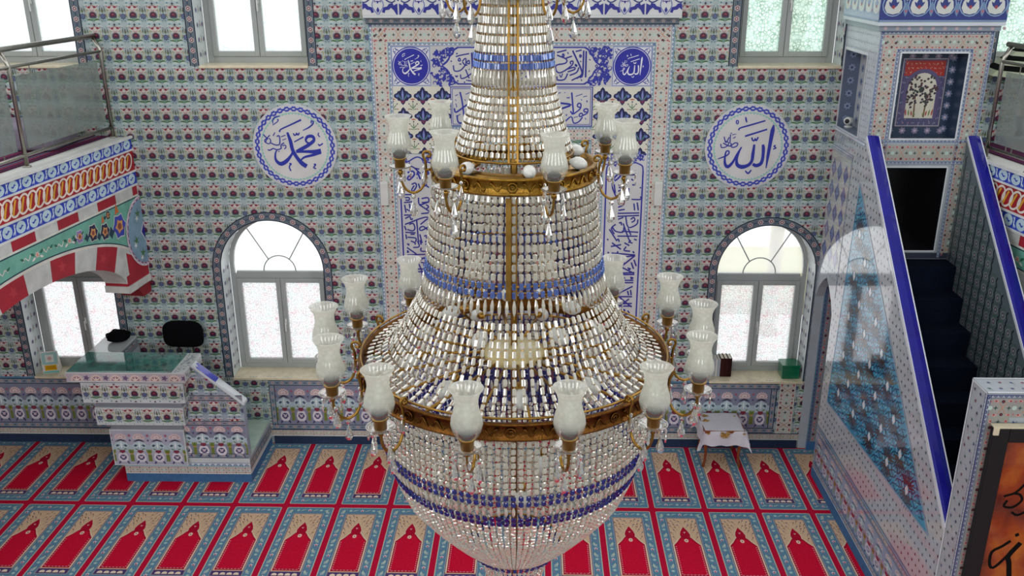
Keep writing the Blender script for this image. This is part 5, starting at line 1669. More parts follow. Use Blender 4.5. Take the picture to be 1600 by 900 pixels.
# inner right wall of the stairs, scale pattern; stairwell shade put into its colours
m = MB()
m.prism([(.02, .0), (3.9, .0), RB, RT, (.02, 4.18)], lambda u, z: (RX, -.003 - u, z), lambda u, z: (RX + TH, -.003 - u, z), '#5c696f')
q = Pat()
for j in range(34):
    for i in range(27):
        u, v = .12 + i * .145, .35 + j * .12
        if v > railz(max(1, u)) - .15 or v < railz(max(1, u)) - 1.35 or u > 3.8: continue
        q.disc(u, v, .05, '#7b8784', 0, 10, .042); q.disc(u, v, .028, '#5c5568', 1, 8); q.disc(u, v, .012, '#b0a4a8', 2, 6)
        q.stroke([(u + .06, v - .06), (u + .085, v - .02), (u + .06, v + .02), (u + .085, v + .06)], .016, '#232c34', 1, 2)
        q.leaf(u - .05, v + .05, u + .04, v + .062, .02, '#4f6c60', 1)
m.decal(q, (RX, -.003, 0), (0, -1, 0), (0, 0, 1), (-1, 0, 0))
mbuild(m, 'side_wall', 'tile')
# blue glazed caps
for x0 in (LX, RX):
    m = MB()
    d = Vector((0, -(RB[0] - RT[0]), RB[1] - RT[1])).normalized()
    up = Vector((0, -d.z, d.y)); up = up if up.z > 0 else -up
    a, b = Vector((0, -RT[0], RT[1])), Vector((0, -RB[0], RB[1]))
    m.prism([(x0 - .004, 0), (x0 + TH + .02, 0), (x0 + TH + .02, .028), (x0 + TH * .7, .042), (x0 + .02, .042), (x0 - .004, .028)],
            lambda x, h: (x, *(a + up * h).yz), lambda x, h: (x, *(b + up * h).yz))
    co = mbuild(m, 'rail_cap', 'cobalt')
    m = MB()
    for xx in (x0 - .008, x0 + TH + .016):
        m.prism([(xx, 0), (xx + .012, 0), (xx + .012, .03), (xx, .03)], lambda x, h: (x, *(a + up * h).yz), lambda x, h: (x, *(b + up * h).yz), '#d5d9e0')
    mbuild(m, 'cap_edging', 'tile')
# stairs
ns = 11
for k in range(ns):
    m = MB()
    u0, u1 = 3.88 - k * .262, 3.88 - (k + 1) * .262
    z1 = .26 + k * .262
    m.box((LX + TH + .002, -u0, 0 if k == 0 else z1 - .42), (RX - .002, -u1 + .02, z1), b=.012)
    mbuild(m, 'step', 'navy')
m = MB(); m.box((LX + TH + .002, -1.0, 2.5), (RX - .002, -.05, 2.88)); mbuild(m, 'landing', 'navy')
# tower
TY = -1.0
TX1 = RX + TH
m = MB()
fS = lambda u, z: (LX, -.003 - u, z); fS1 = lambda u, z: (LX + .17, -.003 - u, z)
nS_ = [(.055, 4.14), (.72, 4.14), (.72, 4.97), (.055, 4.97)]
flat(m, [(0, 4.18 - .07), (1.0, 4.18 - .07), (1.0, 5.24), (0, 5.24)], [nS_], fS, '#c3c9d2')
recess(m, nS_, fS, fS1, '#5f6c84', '#b9bcc0')
fF = lambda x, z: (x, TY - .003, z); fF1 = lambda x, z: (x, TY + .2, z)
nF = [(3.63, 4.17), (4.3, 4.17), (4.3, 5.03), (3.63, 5.03)]
dF = [(3.64, 2.97), (4.27, 2.97), (4.27, 3.88), (3.64, 3.88)]
flat(m, [(LX, 4.1), (LX + TH, 4.1), (LX + TH, 2.88), (RX, 2.88), (RX, 4.1), (TX1, 4.1), (TX1, 5.24), (LX, 5.24)], [nF, dF], fF, '#aab2b6')
recess(m, nF, fF, fF1, '#2c4058', '#2b3d56')
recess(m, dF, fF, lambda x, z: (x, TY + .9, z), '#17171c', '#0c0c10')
m.face([(TX1, TY, 4.1), (TX1, 0, 4.1), (TX1, 0, 5.24), (TX1, TY, 5.24)], '#c3c8c8')
m.face([(LX, TY, 5.24), (TX1, TY, 5.24), (TX1, 0, 5.24), (LX, 0, 5.24)], '#c3c8c8')
# side niche ornament
q = Pat()
q.add(sprigs(.0, 4.98, 1.0, 5.22, None, .06, ('#9aa4bc', '#8fa0b0', '#a8a4b4')), ly=1); q.add(sprigs(.73, 4.12, .99, 4.98, None, .06, ('#8a94ac', '#8fa0b0', '#a8a4b4')), ly=1)
for a, b in (((.035, 4.12), (.74, 4.12)), ((.74, 4.12), (.74, 4.99)), ((.74, 4.99), (.035, 4.99)), ((.035, 4.99), (.035, 4.12))): q.stroke([a, b], .022, '#e2e5ea', 3, 1)
q.rect(.0, 4.112, 1.0, 4.125, '#9aa6bc', 4)
m.decal(q, (LX, -.003, 0), (0, -1, 0), (0, 0, 1), (-1, 0, 0))
q = Pat()
q.rect(.3, 4.6, .69, 4.92, '#b0564c', 0); q.rect(.3, 4.16, .69, 4.6, '#c3c0b8', 0)
q.add(sprigs(.3, 4.6, .69, 4.92, None, .05, ('#d8b8a4', '#8a2c30')), ly=1); q.add(sprigs(.3, 4.16, .69, 4.6, None, .05), ly=1)
for k in range(6): q.star(.16, 4.22 + k * .14, .03, .05, 7, '#7f8cab', 1); q.disc(.16, 4.22 + k * .14, .015, '#39466c', 2, 6)
m.decal(q, (LX + .17, -.003, 0), (0, -1, 0), (0, 0, 1), (-1, 0, 0))
q = Pat()
for k in range(6): q.star(.085, 4.22 + k * .14, .028, .045, 7, '#8f9cbb', 1); q.disc(.085, 4.22 + k * .14, .015, '#39466c', 2, 6)
m.decal(q, (LX, -.058, 0), (1, 0, 0), (0, 0, 1), (0, -1, 0), eps=.003)
# front: cream borders round niche and door
q = Pat()
mkc = lambda L: cream_strip(L, .145, bg='#b3b1a8')
mkw = lambda L: wave_strip(L, .03, '#b0bac0', '#26347c', '#6c86b4')
for x0, x1, zt, zb in ((LX + .01, TX1 - .01, 5.235, 2.9),):
    place_strip(q, mkw, (x0 + .0, zt), (x0 + .0, 4.2), 3); place_strip(q, mkc, (x0 + .03, zt - .03), (x0 + .03, 2.9), 2); place_strip(q, mkw, (x0 + .175, zt - .17), (x0 + .175, 2.9), 3)
    place_strip(q, mkw, (x1, 4.2), (x1, zt), 3); place_strip(q, mkc, (x1 - .03, 2.9), (x1 - .03, zt - .03), 2); place_strip(q, mkw, (x1 - .175, 2.9), (x1 - .175, zt - .17), 3)
    place_strip(q, mkw, (x1, zt), (x0, zt), 3); place_strip(q, mkc, (x1 - .03, zt - .03), (x0 + .03, zt - .03), 4)
    place_strip(q, mkw, (x1 - .175, zt - .17), (x0 + .175, zt - .17), 5)
place_strip(q, mkw, (RX, 4.135), (LX + TH + .0, 4.135), 5, flip=True); place_strip(q, lambda L: cream_strip(L, .17, n=5, bg='#a8a8a0'), (RX, 4.11), (LX + TH, 4.11), 4); place_strip(q, mkw, (RX, 3.94), (LX + TH, 3.94), 5)
q.rect(LX + TH, 2.885, RX, 2.95, '#3a3f50', 3)
for x0, x1, z0, z1 in ((3.63, 4.3, 4.17, 5.03), (3.64, 4.27, 2.97, 3.88)):
    for a, b in (((x0, z0), (x1, z0)), ((x1, z0), (x1, z1)), ((x1, z1), (x0, z1)), ((x0, z1), (x0, z0))): q.stroke([a, b], .016, '#d5dade', 9, 1)
def in_front(x, z):
    if 3.64 < x < 4.29 and 4.18 < z < 5.02: return False
    if 3.65 < x < 4.26 and 2.98 < z < 3.87: return False
    if z < 4.1 and not (LX + TH < x < RX): return False
    return True
m.decal(q, (0, TY - .003, 0), (1, 0, 0), (0, 0, 1), (0, -1, 0), keep=in_front, step=.0005)
# niche back: flower border and the twin trees under an arch
q = Pat()
for k in range(5):
    for z in (4.22, 4.98): q.star(3.7 + k * .13, z, .026, .04, 7, '#8a7f9c', 1); q.disc(3.7 + k * .13, z, .014, '#c4b4c0', 2, 6)
for k in range(7):
    for x in (3.69, 4.25): q.star(x, 4.24 + k * .12, .026, .042, 7, '#7f86a4', 1); q.disc(x, 4.24 + k * .12, .014, '#c4b4c0', 2, 6)
px0, px1, pz0, pz1 = 3.755, 4.19, 4.275, 4.945
q.rect(px0 - .01, pz0 - .01, px1 + .01, pz1 + .01, '#a49ca4', 3); q.rect(px0, pz0, px1, pz1, '#4c4a70', 4)
q.add(sprigs(px0, pz0, px1, pz1, None, .05, ('#8a84a8', '#a07a8c', '#6f7c9c')), ly=5)
q.rect(px0 + .015, 4.78, px1 - .015, pz1 - .012, '#a52a20', 6); q.add(sprigs(px0 + .02, 4.79, px1 - .02, pz1 - .02, None, .04, ('#d8a48c', '#c8786c')), ly=7)
c_ = (px0 + px1) / 2
q.poly([(c_ - .185, 4.35), (c_ + .185, 4.35)] + [(c_ + .185 * math.cos(PI * k / 14), 4.66 + .19 * math.sin(PI * k / 14)) for k in range(15)], '#5a5078', 8)
q.poly([(c_ - .145, 4.35), (c_ + .145, 4.35)] + [(c_ + .145 * math.cos(PI * k / 14), 4.65 + .16 * math.sin(PI * k / 14)) for k in range(15)], '#d3cfbe', 10)
rt = random.Random(9)
for s in (-1, 1):
    q.stroke([(c_ + s * .05, 4.36), (c_ + s * .055, 4.47), (c_ + s * .06, 4.6)], [.018, .014, .008], '#6a4a2c', 11)
    for k in range(52):
        a, r_ = rt.random() * 6.28, rt.random() ** .5 * .11
        u, v = c_ + s * .07 + r_ * math.cos(a) * .75, 4.61 + r_ * math.sin(a) * 1.5
        q.leaf(u - .014, v, u + .014, v + .01, .03, ('#3a3040', '#50323c', '#33403c')[k % 3], 12)
    for k in range(4): q.leaf(c_ + s * (.04 + .03 * k), 4.37, c_ + s * (.05 + .03 * k), 4.42 + .01 * k, .02, ('#7a8a4c', '#a8463c')[k % 2], 12)
m.decal(q, (0, TY + .2, 0), (1, 0, 0), (0, 0, 1), (0, -1, 0), step=.0004)
mbuild(m, 'tower', 'tile')
# cornice and frieze of the tower
m = MB()
m.box((LX - .03, TY - .04, 5.24), (TX1 + .03, -.006, 5.29), '#8b97a4')
m.box((LX - .055, TY - .07, 5.29), (TX1 + .055, -.006, 5.325), '#cdd5dc')
m.box((LX - .055, TY - .07, 5.327), (TX1 + .055, -.006, 6.1), '#2b3a80')
q = Pat()
for k in range(11): q.star(.06 + k * .115, .025, .014, .022, 6, '#c0a8b0', 0)
m.decal(q, (LX - .03, TY - .04, 5.24), (1, 0, 0), (0, 0, 1), (0, -1, 0))
def ogees(L, bg, ink_):
    q = Pat()
    n = int(round(L / .235)); d = L / n
    q.rect(0, .0, L, .018, '#7f96b4', 1)
    for i in range(n):
        u = (i + .5) * d
        q.poly([(u, .07), (u + .06, .085), (u + .085, .13), (u + .075, .19), (u + .03, .25), (u, .31), (u - .03, .25), (u - .075, .19), (u - .085, .13), (u - .06, .085)], '#cfd3ce', 1)
        q.poly([(u, .12), (u + .035, .16), (u + .02, .2), (u, .25), (u - .02, .2), (u - .035, .16)], ink_, 2)
        q.leaf(u, .13, u + .05, .19, .03, ink_, 2); q.leaf(u, .13, u - .05, .19, .03, ink_, 2); q.star(u, .14, .012, .022, 5, '#a03c4c', 3)
        q.leaf(u + d / 2, .05, u + d / 2, .2, .05, '#6f8cb0', 1); q.disc(u + d / 2, .22, .02, '#cfd3ce', 2, 8); q.star(u + d / 2, .1, .01, .02, 5, '#a86a7c', 2)
        q.ring(u, .16, .1, .11, '#8fa8c8', 1, 16)
    return q.add(q.clip(0, 0, L, .36), 0, .37)
m.decal(ogees(TX1 - LX + .11, '#2b3a80', '#2b3a80').clip(0, 0, 2, .77), (LX - .055, TY - .07, 5.327), (1, 0, 0), (0, 0, 1), (0, -1, 0))
q = ogees(1.06, '#2b3a80', '#8e9cc0').clip(0, 0, 1.06, .77)
q.rect(0, 0, 1.06, .77, '#a9b6cc', 0)
m.decal(q, (LX - .055, -.006, 5.327), (0, -1, 0), (0, 0, 1), (-1, 0, 0))
mbuild(m, 'cornice', 'tile')
# gate at the foot of the stairs
m = MB()
gy0, gy1, gz = -4.15, -3.905, 2.86
GX1 = 4.56
go = [(LX, 0), (3.66, 0), (3.66, 2.6), (4.3, 2.6), (4.3, 0), (GX1, 0), (GX1, gz), (LX, gz)]
m.prism(go, lambda x, z: (x, gy0, z), lambda x, z: (x, gy1, z), '#a9b0b6')
q = Pat(); L_ = gy1 - gy0
place_strip(q, lambda L: wave_strip(L, .025, '#a6b0b8', '#26347c', '#8fa0c0'), (L_, 0.12), (L_, gz), 2, flip=False)
q.add(sprigs(.03, .15, L_ - .03, gz - .02, None, .08, ('#4c5680', '#7a3c48', '#3f6c58', '#38304c')), ly=1)
q.rect(0, 0, .018, gz, '#e2e6ea', 3); q.rect(L_ - .008, 0, L_, gz, '#e2e6ea', 5); q.rect(0, gz - .012, L_, gz, '#e2e6ea', 5)
m.decal(q, (LX, gy1, 0), (0, -1, 0), (0, 0, 1), (-1, 0, 0), keep=None)
q = Pat()
q.add(sprigs(.02, .02, GX1 - LX - .02, L_ - .02, None, .08, ('#4c5680', '#8a4c58', '#3f6c58', '#5a6c94')), ly=1)
for a, b in (((0, 0), (1.16, 0)), ((0, L_), (1.16, L_))): q.stroke([a, b], .016, '#e2e6ea', 3, 1)
m.decal(q, (LX, gy0, gz), (1, 0, 0), (0, 1, 0), (0, 0, 1))
q = Pat()
for a, b in (((.0, gz - .02), (.0, .1)), ((GX1 - LX, .1), (GX1 - LX, gz - .02)), ((GX1 - LX, gz - .015), (0, gz - .015))):
    place_strip(q, lambda L: wave_strip(L, .03, '#a6b0b8', '#1f2a6c', '#26347c'), a, b, 2)
place_strip(q, lambda L: cream_strip(L, .16, bg='#9c9c96'), (.035, gz - .2), (.035, .1), 1); place_strip(q, lambda L: cream_strip(L, .16, bg='#9c9c96'), (GX1 - LX - .035, .1), (GX1 - LX - .035, gz - .2), 1)
place_strip(q, lambda L: cream_strip(L, .16, bg='#9c9c96'), (GX1 - LX - .035, gz - .045), (.035, gz - .045), 3)
place_strip(q, lambda L: wave_strip(L, .03, '#a6b0b8', '#1f2a6c', '#26347c'), (.225, gz - .235), (.225, .1), 4)
m.decal(q, (LX, gy0, 0), (1, 0, 0), (0, 0, 1), (0, -1, 0))
mbuild(m, 'gate', 'tile')
m = MB()
n = 24
pts0 = [(3.66 + .64 * k / n, gy1 - .1 + .02 * math.sin(k * 2.1)) for k in range(n + 1)]
for k in range(n):
    m.face([(pts0[k][0], pts0[k][1], .02), (pts0[k + 1][0], pts0[k + 1][1], .02), (pts0[k + 1][0], pts0[k + 1][1], 2.6), (pts0[k][0], pts0[k][1], 2.6)])
co = mbuild(m, 'curtain', 'navy', True)
# dome camera in the side niche
sc_ = empty('security_camera', (LX + .09, -.16, 4.14))
tag(sc_, 'small white camera with a dark lens standing in the side niche of the pulpit tower', 'camera')
m = MB(); m.lathe([(.045, 0), (.045, .012), (.018, .02), (.016, .05)], 18); m.build('stand', 'white', sc_, True)
m = MB()
m.lathe([(.001, -.05), (.03, -.048), (.042, -.03), (.044, .0), (.044, .05), (.036, .07), (.001, .075)], 18)
bo = m.build('housing', 'white', sc_, True); bo.location = (-.01, -.03, .075); bo.rotation_euler = (PI / 2 - .1, 0, -.6)
m = MB(); m.lathe([(.001, .0775), (.022, .0772), (.026, .07)], 16); lo_ = m.build('lens', 'black', bo, True)

# framed calligraphy on the gate
pc = empty('framed_picture', (3.96, -4.2, 1.75))
tag(pc, 'framed orange picture with black calligraphy hanging on the tiled gate of the stair pulpit', 'picture')
m = MB()
X0, X1, Z0, Z1 = -.50, .52, -.95, .85
f = .12
for lo, hi in (((X0, -.03, Z0), (X0 + f, .03, Z1)), ((X1 - f, -.03, Z0), (X1, .03, Z1)), ((X0 + f, -.03, Z0), (X1 - f, .03, Z0 + f)), ((X0 + f, -.03, Z1 - f), (X1 - f, .03, Z1))):
    m.box(lo, hi, b=.008)
m.build('frame', 'black', pc)
m = MB(); m.box((X0 - .004, -.034, Z1 + .001), (X1 + .004, .034, Z1 + .014), b=.003)
m.box((X0 - .012, -.045, Z1 - .05), (X0 + .03, -.031, Z1 + .016), b=.003)
m.build('top_moulding', 'marble', pc)
def canvas_mat():
    mm = mat('scorched_orange_print', '#c0601c', rough=.35, coat=.5)
    nt = mm.node_tree; b = nt.nodes['Principled BSDF']
    ge = nt.nodes.new('ShaderNodeTexCoord'); n = nt.nodes.new('ShaderNodeTexNoise'); n.inputs['Scale'].default_value = 3.2; n.inputs['Detail'].default_value = 6
    cr = nt.nodes.new('ShaderNodeValToRGB'); e = cr.color_ramp.elements
    e[0].position = .32; e[0].color = hx('#3e0e06'); e[1].position = .72; e[1].color = hx('#c06c1e')
    x = e.new(.52); x.color = hx('#963c12')
    nt.links.new(ge.outputs['Object'], n.inputs['Vector']); nt.links.new(n.outputs['Fac'], cr.inputs[0]); nt.links.new(cr.outputs[0], b.inputs['Base Color'])
    return mm
M['canvas'] = canvas_mat()
m = MB(); m.box((X0 + f - .005, -.008, Z0 + f - .005), (X1 - f + .005, .02, Z1 - f + .005))
q = Pat()
PS = ink('80,410 130,390 170,340 182,352;100,430 90,460 130,465 165,430 150,400 125,395;180,430 200,400;130,490 160,505 200,480 240,440;210,380 240,420 300,410 320,360;260,470 330,480 390,430', 10) + \
     ink('155,640 120,670 80,700 80,760 100,785 140,740 190,660;260,640 300,760 380,780 420,700;440,620 450,780;330,560 350,640 300,700', 12) + \
     ink('202,650 160,720 170,760 192,880', 20) + ink('170,612 186,604;240,600 262,590;380,590 396,580;300,330 316,322', 14)
q.add(sheet(PS, 60, 200, 480, 900, X0 + f + .03, .62, X1 - f - .03, -.62, '#0c0a0a', 0, 1.2))
m.decal(q, (0, -.008, 0), (1, 0, 0), (0, 0, 1), (0, -1, 0), mi=1)
m.build('print', ['canvas', 'cloth'], pc)

# ------------------------------------------------------------------ chandelier
CX, CY = -.123, -5.873
cd = empty('chandelier', (CX, CY, 3.0))
tag(cd, 'huge tiered crystal chandelier with brass rings, blue bead bands and frosted glass lamp shades', 'chandelier')
ZO = 3.0
def cbuild(m, name, mats, smooth=False, kind=None):
    o = m.build(name, mats, cd, smooth)
    if kind: o['kind'] = kind
    return o
BM = ['crystal', 'azure', 'sapphire', 'brass']
def bead(mb, c, t, n, w, h, d, mi=0, spike=False):
    """cut bead: centre c, long axis t, outward normal n"""
    b = t.cross(n)
    if spike: rings = ((-.5, .35), (-.1, 1.0), (.25, .8), (.5, .12))
    elif w < h * .62: rings = ((-.5, .55), (-.4, 1.0), (.4, 1.0), (.5, .55))
    else: rings = ((-.5, .45), (-.34, 1.0), (.34, 1.0), (.5, .45))
    vs = []
    for f, k in rings:
        for j in range(8):
            a = PI / 8 + j * PI / 4
            vs.append(c + t * (f * h) + b * (math.cos(a) * w * .5 * k) + n * (math.sin(a) * d * .5 * k))
    fs = [tuple(range(7, -1, -1)), tuple(range(24, 32))]
    for r in range(3):
        for j in range(8):
            j2 = (j + 1) % 8
            fs.append((r * 8 + j, r * 8 + j2, (r + 1) * 8 + j2, (r + 1) * 8 + j))
    mb.mesh(vs, fs, None, mi)
def strand(mb, prof, phi, seq, w0, jit=0.0, wfun=None):
    """prof: (r, z) polyline from top to bottom; seq: list of (length, kind)"""
    out = Vector((math.sin(phi), -math.cos(phi), 0))
    P = [out * r + Vector((0, 0, z - ZO)) for r, z in prof]
    cum = [0.0]
    for i in range(1, len(P)): cum.append(cum[-1] + (P[i] - P[i - 1]).length)
    def at(s):
        s = max(0, min(s, cum[-1] - 1e-6))
        i = 0
        while cum[i + 1] < s: i += 1
        f = (s - cum[i]) / (cum[i + 1] - cum[i])
        return P[i].lerp(P[i + 1], f), (P[i + 1] - P[i]).normalized(), i + f
    s = 0.0
    k = 0
    side = Vector((math.cos(phi), math.sin(phi), 0))
    while True:
        L, kind = seq[min(k, len(seq) - 1)]
        if s + L > cum[-1] + .004: break
        c, t, fi = at(s + L * .5)
        n = side.cross(t).normalized()
        if n.dot(out) < 0: n = -n
        tw = random.uniform(-.35, .35)
        nn = (n * math.cos(tw) + side * math.sin(tw)).normalized()
        w = w0 if wfun is None else wfun(c)
        if kind == 'S': bead(mb, c, t, nn, w * .8, L * .97, w * .7, 0, True)
        else: bead(mb, c, t, nn, w, L * .82, w * .5, {'c': 0, 'a': 1, 'b': 2}[kind])
        # brass pin joining this bead to the next
        a_, _, _ = at(s + L * .9); b_, _, _ = at(s + L * 1.12)
        e1 = side * .0021; e2 = n * .0021
        vs = [a_ - e1 - e2, a_ + e1 - e2, a_ + e1 + e2, a_ - e1 + e2, b_ - e1 - e2, b_ + e1 - e2, b_ + e1 + e2, b_ - e1 + e2]
        mb.mesh(vs, [(0, 1, 5, 4), (1, 2, 6, 5), (2, 3, 7, 6), (3, 0, 4, 7)], None, 3)
        s += L
        k += 1
def hang(n, ph0, nfront, prof, seq, w0, rest, wfun=None):
    order = sorted(range(n), key=lambda i: abs(((ph0 + 2 * PI * i / n + PI) % (2 * PI)) - PI))
    for j, i in enumerate(order):
        phi = ph0 + 2 * PI * i / n
        if j < nfront:
            m = MB(); strand(m, prof, phi, seq, w0, wfun=wfun); cbuild(m, 'crystal_strand', BM)
        else: strand(rest, prof, phi, seq, w0, wfun=wfun)
rest = MB()
c47 = [(.047, 'c')]
# top column, flaring down to the upper ring
colp = [(.155, 6.25), (.158, 5.75), (.175, 5.60), (.19, 5.494), (.198, 5.42), (.205, 5.336), (.23, 5.243), (.258, 5.149), (.292, 5.04)]
nrow = int((6.25 - 5.51) / .043)
hang(62, .05, 22, colp, [(.043, 'c')] * nrow + [(.037, 'a')] * 2 + [(.085, 'S')] + [(.036, 'c')] * 40, .0155, rest,
     wfun=lambda c: min(.023, 2 * PI * math.hypot(c.x, c.y) / 62 * .95))
# drum between the upper ring and the blue neck
midp = [(.40, 4.91), (.408, 4.88), (.425, 4.74), (.445, 4.56), (.457, 4.47), (.47, 4.39), (.488, 4.31)]
hang(84, .02, 26, midp, [(.046, 'c')] * 9 + [(.042, 'a')] * 2 + [(.085, 'S')], .0245, rest)
# tent from the neck out to the great ring
tentp = [(.488, 4.31), (.515, 4.26), (.55, 4.2), (.585, 4.126), (.655, 4.02), (.72, 3.98), (.80, 3.955)]
hang(92, .02, 22, tentp, [(.044, 'c')], .0205, rest)
# bowl under the great ring
bowlp = [(.72, 3.875), (.723, 3.70), (.723, 3.511), (.714, 3.43), (.696, 3.362), (.655, 3.24), (.608, 3.129), (.51, 3.0), (.40, 2.87), (.325, 2.79), (.268, 2.735)]
cumb = 0.0
hang(122, .013, 30, bowlp, [(.037, 'c')] * 10 + [(.036, 'b')] * 2 + [(.07, 'S')] + [(.036, 'b')] * 2 + [(.027, 'c')], .03, rest,
     wfun=lambda c: min(.0255, 2 * PI * math.hypot(c.x, c.y) / 122 * .94))
# foot of the bowl
footp = [(.268, 2.735), (.25, 2.70), (.215, 2.68), (.19, 2.62), (.17, 2.55), (.15, 2.48)]
hang(46, .03, 0, footp, [(.032, 'b')] * 2 + [(.03, 'c')], .02, rest)
cbuild(rest, 'crystal_strand', BM, kind='stuff')
# brass rings
def band(r, z0, z1, th, mt, name='ring_band', emboss=0):
    m = MB()
    n = 96
    m.lathe([(r - th, z0 - ZO), (r, z0 - ZO), (r + .006, z0 + .006 - ZO), (r + .006, z0 + .012 - ZO), (r, z0 + .016 - ZO), (r, z1 - .016 - ZO), (r + .006, z1 - .012 - ZO), (r + .006, z1 - .004 - ZO), (r, z1 - ZO), (r - th, z1 - ZO), (r - th, z0 - ZO)], n, cap=False)
    if emboss:
        for k in range(emboss):
            a = 2 * PI * k / emboss
            o = Vector((math.sin(a), -math.cos(a), 0)); s = Vector((math.cos(a), math.sin(a), 0))
            zc = (z0 + z1) / 2 - ZO
            h = (z1 - z0) * .26
            if k % 3 == 0:
                m.tube([o * (r + .003) + s * (h * math.cos(t)) + Vector((0, 0, zc + h * math.sin(t))) for t in np.linspace(0, 2 * PI, 11)[:-1]], .004, 5, closed=True)
                m.tube([o * (r + .003) + s * (h * .45 * math.cos(t)) + Vector((0, 0, zc + h * .45 * math.sin(t))) for t in np.linspace(0, 2 * PI, 7)[:-1]], .004, 4, closed=True)
            else:
                m.tube([o * (r + .003) + s * (h * 1.3 * (x - .5) * 2) + Vector((0, 0, zc + h * .8 * math.sin(x * 6.3 + k))) for x in np.linspace(0, 1, 8)], .004, 5)
    return cbuild(m, name, mt, True)
band(.41, 4.905, 4.99, .012, 'mid_brass', emboss=33)
band(.826, 3.86, 3.953, .014, 'dark_brass', emboss=60)
for r, z in ((.452, 4.478), (.817, 3.974), (.716, 3.876), (.268, 2.738), (.295, 5.035)):
    m = MB(); m.tube([(r * math.cos(2 * PI * k / 72), r * math.sin(2 * PI * k / 72), z - ZO) for k in range(72)], .006, 6, closed=True)
    cbuild(m, 'hoop', 'brass', True)
band(.205, 5.775, 5.84, .012, 'brass', emboss=15)
band(.215, 6.05, 6.13, .012, 'brass', emboss=15)
# rod, strips and hub
m = MB(); m.tube([(0, 0, 2.5 - ZO), (0, 0, 6.6 - ZO)], .018, 12); cbuild(m, 'rod', 'brass', True)
for dx in (-.024, .018):
    m = MB()
    for i in range(len(colp) - 1):
        (r0, z0), (r1, z1) = colp[i], colp[i + 1]
        y0, y1 = -r0 - .012, -r1 - .012
        m.mesh([(dx, y0, z0 - ZO), (dx + .009, y0, z0 - ZO), (dx + .009, y1, z1 - ZO), (dx, y1, z1 - ZO), (dx, y0 + .004, z0 - ZO), (dx + .009, y0 + .004, z0 - ZO), (dx + .009, y1 + .004, z1 - ZO), (dx, y1 + .004, z1 - ZO)],
               [(3, 2, 1, 0), (4, 5, 6, 7), (0, 4, 7, 3), (1, 2, 6, 5)])
    cbuild(m, 'support_strip', 'brass')
for xa, xb in ((-.03, -.006), (.016, .022)):
    m = MB(); m.mesh([(xa, -.425, 4.9 - ZO), (xb, -.425, 4.9 - ZO), (xb, -.485, 4.42 - ZO), (xa, -.485, 4.42 - ZO), (xa, -.418, 4.9 - ZO), (xb, -.418, 4.9 - ZO), (xb, -.478, 4.42 - ZO), (xa, -.478, 4.42 - ZO)],
                     [(3, 2, 1, 0), (4, 5, 6, 7), (0, 4, 7, 3), (1, 2, 6, 5), (0, 1, 5, 4), (2, 3, 7, 6)]); cbuild(m, 'support_strip', 'brass')
m = MB(); m.lathe([(.02, .045), (.12, .04), (.165, .02), (.17, -.02), (.15, -.035), (.02, -.04)], 40, (0, 0, 3.94 - ZO)); cbuild(m, 'hub', 'ivory', True)
m = MB(); m.lathe([(.29, .0), (.405, -.02), (.405, -.028), (.29, -.008)], 48, (0, 0, 4.985 - ZO), cap=False); cbuild(m, 'ring_plate', 'brass', True)
nsp = 18
for k in range(nsp):
    a = 2 * PI * (k + .35) / nsp
    m = MB(); m.tube([(.15 * math.sin(a), -.15 * math.cos(a), 3.935 - ZO), (.82 * math.sin(a), -.82 * math.cos(a), 3.905 - ZO)], .0085, 8)
    cbuild(m, 'spoke', 'brass', True)
def bulb_at(x, y, z, tilt, az, k=1.0):
    m = MB()
    m.lathe([(.002, .0), (.02, .008), (.036, .035), (.04, .06), (.034, .085), (.018, .105), (.015, .12)], 20)
    o = m.build('bulb', 'opal', cd, True)
    o.location = (x, y, z - ZO); o.rotation_euler = (tilt, 0, az); o.scale = (k, k, k)
    s = MB(); s.lathe([(.016, .115), (.02, .12), (.02, .16), (.012, .165)], 14); s.build('bulb_holder', 'brass', o, True)
for k in range(9):
    a = 2 * PI * (k + .1) / 9
    bulb_at(.62 * math.sin(a), -.62 * math.cos(a), 3.92, 1.2, a + PI)
for k in range(7):
    a = 2 * PI * (k + .25) / 7
    bulb_at(.395 * math.sin(a), -.395 * math.cos(a), 5.0, -1.42, a, .8)
for k in range(3):
    a = 2 * PI * (k + .1) / 3
    bulb_at(.2 * math.sin(a), -.2 * math.cos(a), 3.1, .2, a)
for k in range(5):
    a = 2 * PI * (k + .6) / 5
    bulb_at(.4 * math.sin(a), -.4 * math.cos(a), 4.12, 1.2, a + PI)
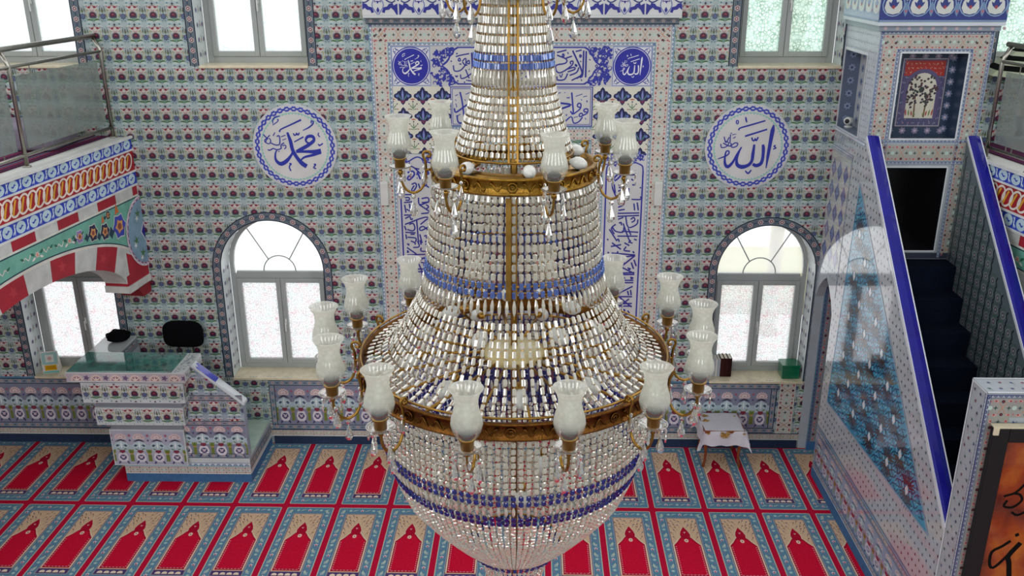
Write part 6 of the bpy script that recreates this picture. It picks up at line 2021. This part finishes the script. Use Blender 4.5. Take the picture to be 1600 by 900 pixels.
# lamp arms
def arm_proto(k, loc_r, z, pend, with_shade=True):
    """k scales the arm; local x points outward from the ring"""
    am = MB()
    sp_ = [(.018, .075), (.0, .07), (-.006, .085), (.006, .1), (.03, .098), (.036, .075), (.026, .05), (.022, 0), (.026, -.06), (.05, -.115), (.095, -.14), (.14, -.12), (.165, -.07), (.17, -.02), (.17, .0)]
    P = smooth_curve([(x * k, 0, y * k) for x, y in sp_], 4)
    am.tube(P.tolist(), [.0075 * k] * len(P), 8)
    am.tube([(-.01, 0, -.005), (.026 * k, 0, -.005)], .008 * k, 8)
    am.lathe([(.001, -.02), (.012, -.014), (.014, 0), (.006, .012)], 12, (.17 * k, 0, -.012 * k))
    a = am.build('arm', 'brass', cd, True)
    c = MB()
    cx = .17 * k
    c.lathe([(.012, .0), (.03, .002), (.032, .05), (.04, .053), (.04, .06), (.024, .062)], 20, (0, 0, 0)); o = c.build('candle_cup', 'brass', a, True); o.location = (cx, 0, .008 * k); o.scale = (k, k, k)
    b = MB()
    b.lathe([(.012, .004), (.04, .0), (.062, .008), (.068, .016), (.064, .016), (.04, .006), (.012, .009)], 24, cap=False)
    for j in range(4):
        t = .4 + j * PI / 2
        x, y = .062 * math.cos(t), .062 * math.sin(t)
        bead(b, Vector((x, y, -.012)), Vector((0, 0, -1)), Vector((math.cos(t), math.sin(t), 0)), .012, .026, .009)
        bead(b, Vector((x, y, -.046)), Vector((0, 0, 1)), Vector((math.cos(t), math.sin(t), 0)), .02, .042, .012, 0, True)
    o = b.build('drip_pan', 'drop', a); o.location = (cx, 0, .006 * k); o.scale = (k, k, k)
    if with_shade:
        s = MB()
        pr = [(.036, .0), (.05, .012), (.066, .04), (.072, .07), (.068, .1), (.058, .13), (.052, .155), (.053, .18), (.06, .205), (.072, .225), (.078, .232)]
        s.lathe(pr + [(r - .003, z_) for r, z_ in pr[::-1]], 28, cap=False); o = s.build('glass_shade', 'frosted', a, True); o.location = (cx, 0, .062 * k); o.scale = (k, k, k * 1.06)
        w = MB()
        w.lathe([(.022, .004), (.028, .012), (.029, .03), (.022, .04), (.014, .05), (.001, .054)], 16); o = w.build('lamp_socket', 'black', a, True); o.location = (cx, 0, .064 * k); o.scale = (k * 1.3, k * 1.3, k)
        w = MB()
        w.lathe([(.008, .05), (.022, .07), (.028, .1), (.022, .14), (.01, .165), (.001, .17)], 14); o = w.build('lamp_bulb', 'opal', a, True); o.location = (cx, 0, .064 * k); o.scale = (k, k, k)
    for (x, y, zz, sc) in pend:
        d = MB()
        d.lathe([(.002, .0), (.011, -.006), (.013, -.014), (.008, -.024), (.002, -.028)], 8)
        d.lathe([(.002, -.03), (.009, -.05), (.02, -.085), (.021, -.098), (.014, -.113), (.002, -.12)], 8)
        o = d.build('pendant', 'drop', a); o.location = (x * k, y * k, zz * k); o.scale = (sc, sc * .8, sc)
    return a
def copy_arm(src, first, loc, rz, sc=1.0):
    a = src if first else src.copy()
    if not first: C.objects.link(a); a.parent = cd
    a.location = loc; a.rotation_euler = (0, 0, rz)
    if not first:
        for chd in list(src.children):
            c = chd.copy(); C.objects.link(c); c.parent = a
    return a
def ring_of_arms(proto, angs, r, z):
    for i, ph in enumerate(angs):
        copy_arm(proto, i == 0, (r * math.sin(ph), -r * math.cos(ph), z - ZO), ph - PI / 2)
pa = arm_proto(1.0, 0, 0, [(.10, 0, -.145, 1.0), (.03, .0, .02, .85), (.17, .055, -.03, 1.05), (.17, -.055, -.03, 1.05)])
ring_of_arms(pa, [2 * PI * (i + .5) / 14 + .036 for i in range(14)], .835, 3.905)
pb = arm_proto(.86, 0, 0, [(.10, 0, -.145, 1.0), (.03, .0, .02, .8), (.17, .055, -.03, .95), (.17, -.055, -.03, .95)])
ring_of_arms(pb, [math.radians(-32 + 51.43 * i) for i in range(7)], .42, 4.955)
pt_ = arm_proto(.78, 0, 0, [(.10, 0, -.145, 1.0), (.17, .055, -.03, .95), (.17, -.055, -.03, .95)])
ring_of_arms(pt_, [math.radians(-38 + 72 * i) for i in range(5)], .22, 5.80)
